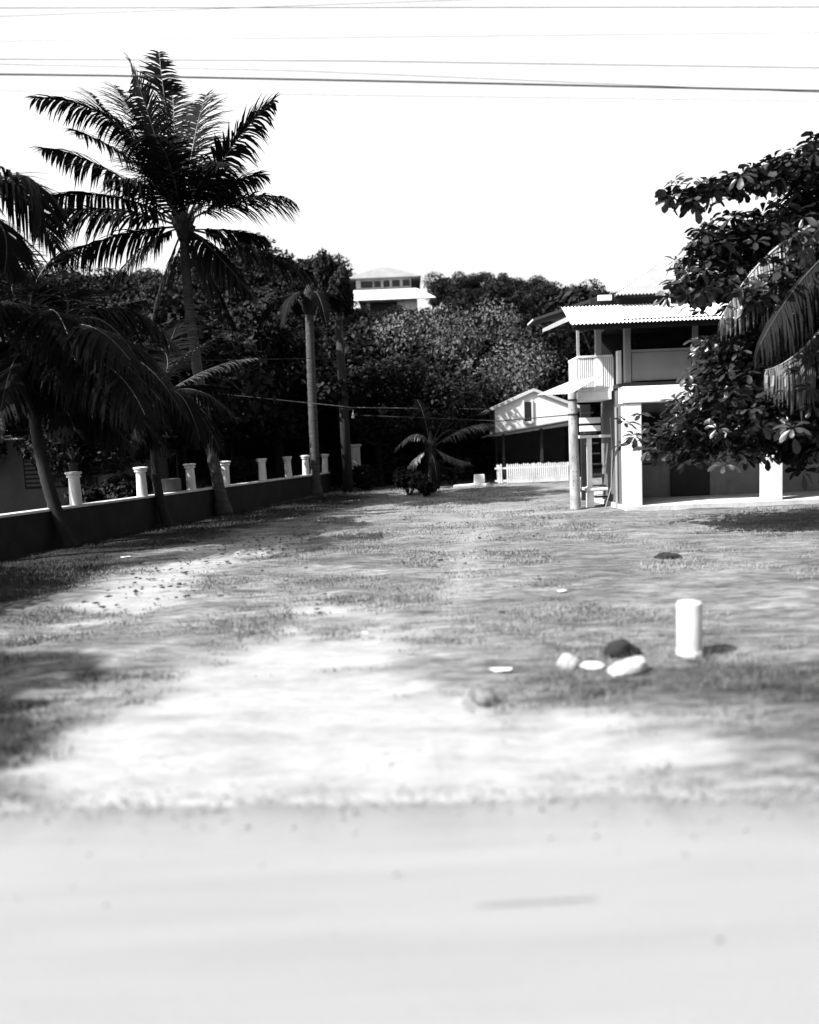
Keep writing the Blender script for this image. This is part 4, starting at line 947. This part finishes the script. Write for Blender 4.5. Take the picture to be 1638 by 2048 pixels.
# ---------------------------------------------------------------- poles, cables
def utility_pole():
    d = 28.2; c = P(694, 930, d); zt = P(690, 640, d).z
    root = thing('utility_pole', (c.x, d, 0), 'dark wooden utility pole in front of the trees beyond the wall', 'pole')
    m = MB(); m.tube([(c.x, d, -.1), (c.x - .02, d, zt * .5), (c.x - .05, d, zt)], [.2, .17, .14], 12); m.build('shaft', M['polewood'], root, smooth=True)
    z = P(705, 818, d).z; m = MB(); m.box(c.x + .12, c.x + .36, d - .22, d - .18, z - .04, z + .03); m.build('bracket', M['polewood'], root)
    m = MB(); m.lathe([(.03, 0), (.05, .03), (.035, .08), (.05, .13), (.03, .17)], 12, (c.x + .33, d - .2, z - .35)); m.tube([(c.x + .33, d - .2, z - .18), (c.x + .33, d - .2, z + .02)], .015, 6); m.build('insulator', M['white'], root)
utility_pole()
def cable(pts, r, label, mat='wire', sag=0.0, group=None):
    W = [P(*p) for p in pts]; out = []
    for i in range(len(W) - 1):
        for k in range(24): t = k / 24; q = W[i].lerp(W[i + 1], t); q = q - Vector((0, 0, sag * 4 * t * (1 - t))); out.append(q)
    out.append(W[-1]); m = MB(); m.tube(out, r, 6)
    tag(m.build('overhead_cable', M[mat], smooth=True), label, 'cable', group)
GR = 'overhead cables strung along the road'
cable([(-900, 17, 9.5), (2600, 13, 9.5)], .0045, 'topmost thin cable, nearly level across the whole top of the sky', group=GR)
cable([(-900, 65, 9.2), (2600, -60, 9.2)], .003, 'thin cable sloping up to the right just below the topmost one', group=GR)
cable([(-900, 92, 9.0), (2600, 55, 9.0)], .002, 'faint cable just above the tips of the tall palm', group=GR)
cable([(-900, 114, 9.0), (700, 122, 9.0), (2600, 150, 9.0)], .0042, 'cable crossing the topmost frond tips of the tall palm', group=GR)
cable([(-900, 108, 9.2), (600, 142, 9.2), (2600, 225, 9.2)], .003, 'thin cable sloping down to the right, just above the thickest cable', group=GR)
cable([(-900, 138, 8.8), (200, 151, 8.8), (800, 163, 8.8), (2600, 203, 8.8)], .011, 'thickest black cable, sloping down to the right over the tall palm', group=GR)
cable([(-900, 170, 9.4), (2600, 215, 9.4)], .002, 'lowest and faintest of the cables over the tall palm', group=GR)
cable([(-200, 716, 15), (330, 776, 19), (706, 815, 28)], .010, 'pale service cable running from the left edge to the utility pole', 'wire_pale')
cable([(706, 815, 28), (967, 818, 30.9)], .010, 'pale service cable from the utility pole to the eave of the small gabled house', 'wire_pale')
cable([(-200, 730, 16), (340, 722, 20), (690, 716, 28)], .010, 'black cable above the pale service cable, crossing the dark trees')
cable([(706, 830, 28), (1000, 842, 24), (1148, 829, 18.1)], .012, 'black cable slung across the small gabled house to the concrete pole')

# ---------------------------------------------------------------- roadside bits
def bollard():
    g = G(1379, 1305); h = P(1379, 1196, g.y).z; m = MB()
    root = thing('bollard', (g.x, g.y, 0), 'short white round marker post standing in the grass near the road', 'bollard')
    m.lathe([(.098, -.08), (.098, h - .02), (.094, h - .006), (.084, h), (.02, h + .004)], 32, (g.x, g.y, -.03)); m.build('post', M['post_white'], root, smooth=True).modifiers.new('e', 'EDGE_SPLIT')
    m = MB(); m.lathe([(.100, -.06), (.104, .01), (.103, .055), (.0985, .06)], 32, (g.x, g.y, -.03)); m.build('muddy_foot', M['concrete'], root, smooth=True)
bollard()
def rock(px, py, size, label, mat, seed, name='rock', rz=0.0, cat='rock', tilt=0.0):
    g = G(px, py); rg = np.random.default_rng(seed)
    import bmesh
    bm = bmesh.new(); bmesh.ops.create_icosphere(bm, subdivisions=4, radius=1.0)
    dirs = rg.normal(size=(14, 3)); dirs /= np.linalg.norm(dirs, axis=1)[:, None]; offs = .72 + .25 * rg.random(14)
    for v in bm.verts:
        n = np.array(v.co); n /= np.linalg.norm(n); r = min([1.0] + [o / float(n @ d) for d, o in zip(dirs, offs) if n @ d > .05]); r *= 1 - .35 * max(0.0, n[2]) * abs(n[0]) * (mat == 'stone_dark')
        r *= 1 + .06 * math.sin(7 * n[0] + seed) * math.sin(9 * n[1]) + .035 * math.sin(19 * n[2] + 11 * n[0]) + .03 * math.sin(31 * n[1] + 23 * n[2] + seed)
        v.co = Vector((n[0] * r * size[0], n[1] * r * size[1], n[2] * r * size[2]))
    me = bpy.data.meshes.new(name); bm.to_mesh(me); bm.free(); me.materials.append(M[mat]); me.polygons.foreach_set('use_smooth', [True] * len(me.polygons))
    o = bpy.data.objects.new(name, me); o.location = (g.x, g.y, size[2] * .38 - .02); o.rotation_euler = (0, tilt, rz); link(o)
    return tag(o, label, cat)
rock(1136, 1328, (.095, .08, .075), 'round white stone, leftmost of the pale stones left of the white post', 'stone_pale', 1)
rock(1184, 1330, (.10, .07, .035), 'flat pale stone between the round white stone and the long white one', 'stone', 2)
rock(1256, 1340, (.19, .10, .075), 'long white stone lying in front of the dark lump', 'stone_pale', 3, rz=.35, tilt=-.2)
rock(1242, 1306, (.16, .10, .11), 'dark pointed lump behind the long white stone', 'stone_dark', 4)
rock(963, 1394, (.12, .09, .06), 'grey stone with a dark undercut at the edge of the sandy patch', 'stone_grey', 5, tilt=.35)
rock(1335, 1114, (.20, .10, .075), 'dark clump lying alone on the grass before the house', 'stone_dark', 6, cat='clump', name='dark_clump')
rock(1495, 1431, (.017, .015, .014), 'tiny dark pebble on the bare strip near the right edge', 'stone_dark', 7, name='pebble', cat='pebble')
def litter(px, py, sx, sy, label, seed):
    g = G(px, py); m = MB(); rd = random.Random(seed); n = 9; vs = []
    for i in range(n):
        a = i / n * 6.283; vs.append((math.cos(a) * sx * rd.uniform(.8, 1.1), math.sin(a) * sy * rd.uniform(.8, 1.1), .01 + .02 * rd.random()))
    m.add(vs + [(v[0], v[1], v[2] - .004) for v in vs], [tuple(range(n)), tuple(reversed(range(n, 2 * n)))] + [(i, i + n, (i + 1) % n + n, (i + 1) % n) for i in range(n)])
    o = m.build('litter', M['white'], local=None); o.location = (g.x, g.y, -.005); tag(o, label, 'litter')
litter(1003, 1341, .10, .035, 'crumpled white scrap lying in the grass above the undercut stone', 1)
litter(1124, 1183, .06, .04, 'small white scrap on the grass above the round white stone', 2)
litter(733, 1268, .05, .03, 'small white scrap on the tuft of grass within the sandy patch', 3)
litter(253, 1115, .10, .05, 'white scrap at the edge of the palm shade on the left', 4)

# loose gravel along the crumbling road edge, and dead leaves on the sandy ground: nobody could count them
def scatter(name, label, cat, n, pick, size, mat, seed, flat):
    rg = np.random.default_rng(seed); x, y = pick(rg, n); n = len(x)
    base = np.array([(1, 0, 0), (0, 1, 0), (-1, 0, 0), (0, -1, 0), (0, 0, 1), (0, 0, -1)], float)
    fc = np.array([(0, 1, 4), (1, 2, 4), (2, 3, 4), (3, 0, 4), (1, 0, 5), (2, 1, 5), (3, 2, 5), (0, 3, 5)])
    sc = size * (0.4 + 1.2 * rg.random((n, 1)) ** 2) * (0.6 + .7 * rg.random((n, 3))); sc[:, 2] *= flat
    a = rg.random(n) * 6.283; V = base[None] * sc[:, None] * (0.75 + .5 * rg.random((n, 6, 1)))
    vx = V[..., 0] * np.cos(a)[:, None] - V[..., 1] * np.sin(a)[:, None]; vy = V[..., 0] * np.sin(a)[:, None] + V[..., 1] * np.cos(a)[:, None]
    z0 = np.where(y < road_edge(x), .02, -.012) + sc[:, 2] * .35
    V = np.stack([vx + x[:, None], vy + y[:, None], V[..., 2] + z0[:, None]], 2).reshape(-1, 3)
    o = bpy.data.objects.new(name, np_mesh(name, V, (np.arange(n)[:, None, None] * 6 + fc[None]).reshape(-1, 3), mat)); link(o); tag(o, label, cat, kind='stuff')
def edge_pick(rg, n):
    x = (rg.random(n) * 2 - 1) * 4; return x, road_edge(x) + rg.normal(0, 1, n) * np.where(rg.random(n) < .8, .09, .4) + .06
scatter('gravel', 'loose gravel strewn along the crumbling edge of the road', 'gravel', 2600, edge_pick, .009, plain('gravel_stone', .10, .4, 20), 3, .7)
def yard_pick(rg, n):
    y = 7.5 + rg.random(n) * 11; x = -4.8 + rg.random(n) * 7 + (y - 9) * .05; d, k = ground_masks(x, y); kp = rg.random(n) < .10 + .9 * (d * (y > 8.5) * (x < -.8)); return x[kp], y[kp]
scatter('leaf_litter', 'dead leaves and twigs scattered over the sandy ground on the left', 'leaf litter', 2600, yard_pick, .03, plain('dead_leaf', .02, .07, 9), 8, .3)

# taller tufts round the feet of the post and the stones
def tufts():
    rg = np.random.default_rng(12); V = []; F_ = []
    for px, py, r, n in ((1379, 1308, .13, 150), (1136, 1336, .11, 90), (1184, 1336, .11, 70), (1256, 1348, .19, 120), (1242, 1312, .13, 90), (975, 1402, .14, 60), (1335, 1117, .2, 120), (1440, 1330, .5, 160), (1330, 1250, .6, 160), (1090, 1350, .3, 140)):
        g = G(px, py)
        for i in range(n):
            a = rg.random() * 6.283; q = r * (.85 + .4 * rg.random()) if r < .25 else r * math.sqrt(rg.random()); x, y = g.x + math.cos(a) * q, g.y + math.sin(a) * q
            h = .03 + .05 * rg.random(); l = rg.random() * 6.283; o = rg.random() * 6.283; wd = .004
            k = len(V); V += [(x - math.cos(o) * wd, y - math.sin(o) * wd, -.04), (x + math.cos(o) * wd, y + math.sin(o) * wd, -.04), (x + math.cos(l) * h * .6, y + math.sin(l) * h * .6, h - .015)]; F_.append((k, k + 1, k + 2))
    m, t, b = nodes('tuft_blade'); t.links.new(ramp(t, noise(t, 5), [(.35, .05), (.65, .2)]), b.inputs['Base Color']); b.inputs['Roughness'].default_value = .7
    o = bpy.data.objects.new('weeds', np_mesh('weeds', np.array(V), np.array(F_), m)); link(o); tag(o, 'taller weeds round the feet of the white post and the stones', 'weeds', kind='stuff')
tufts()
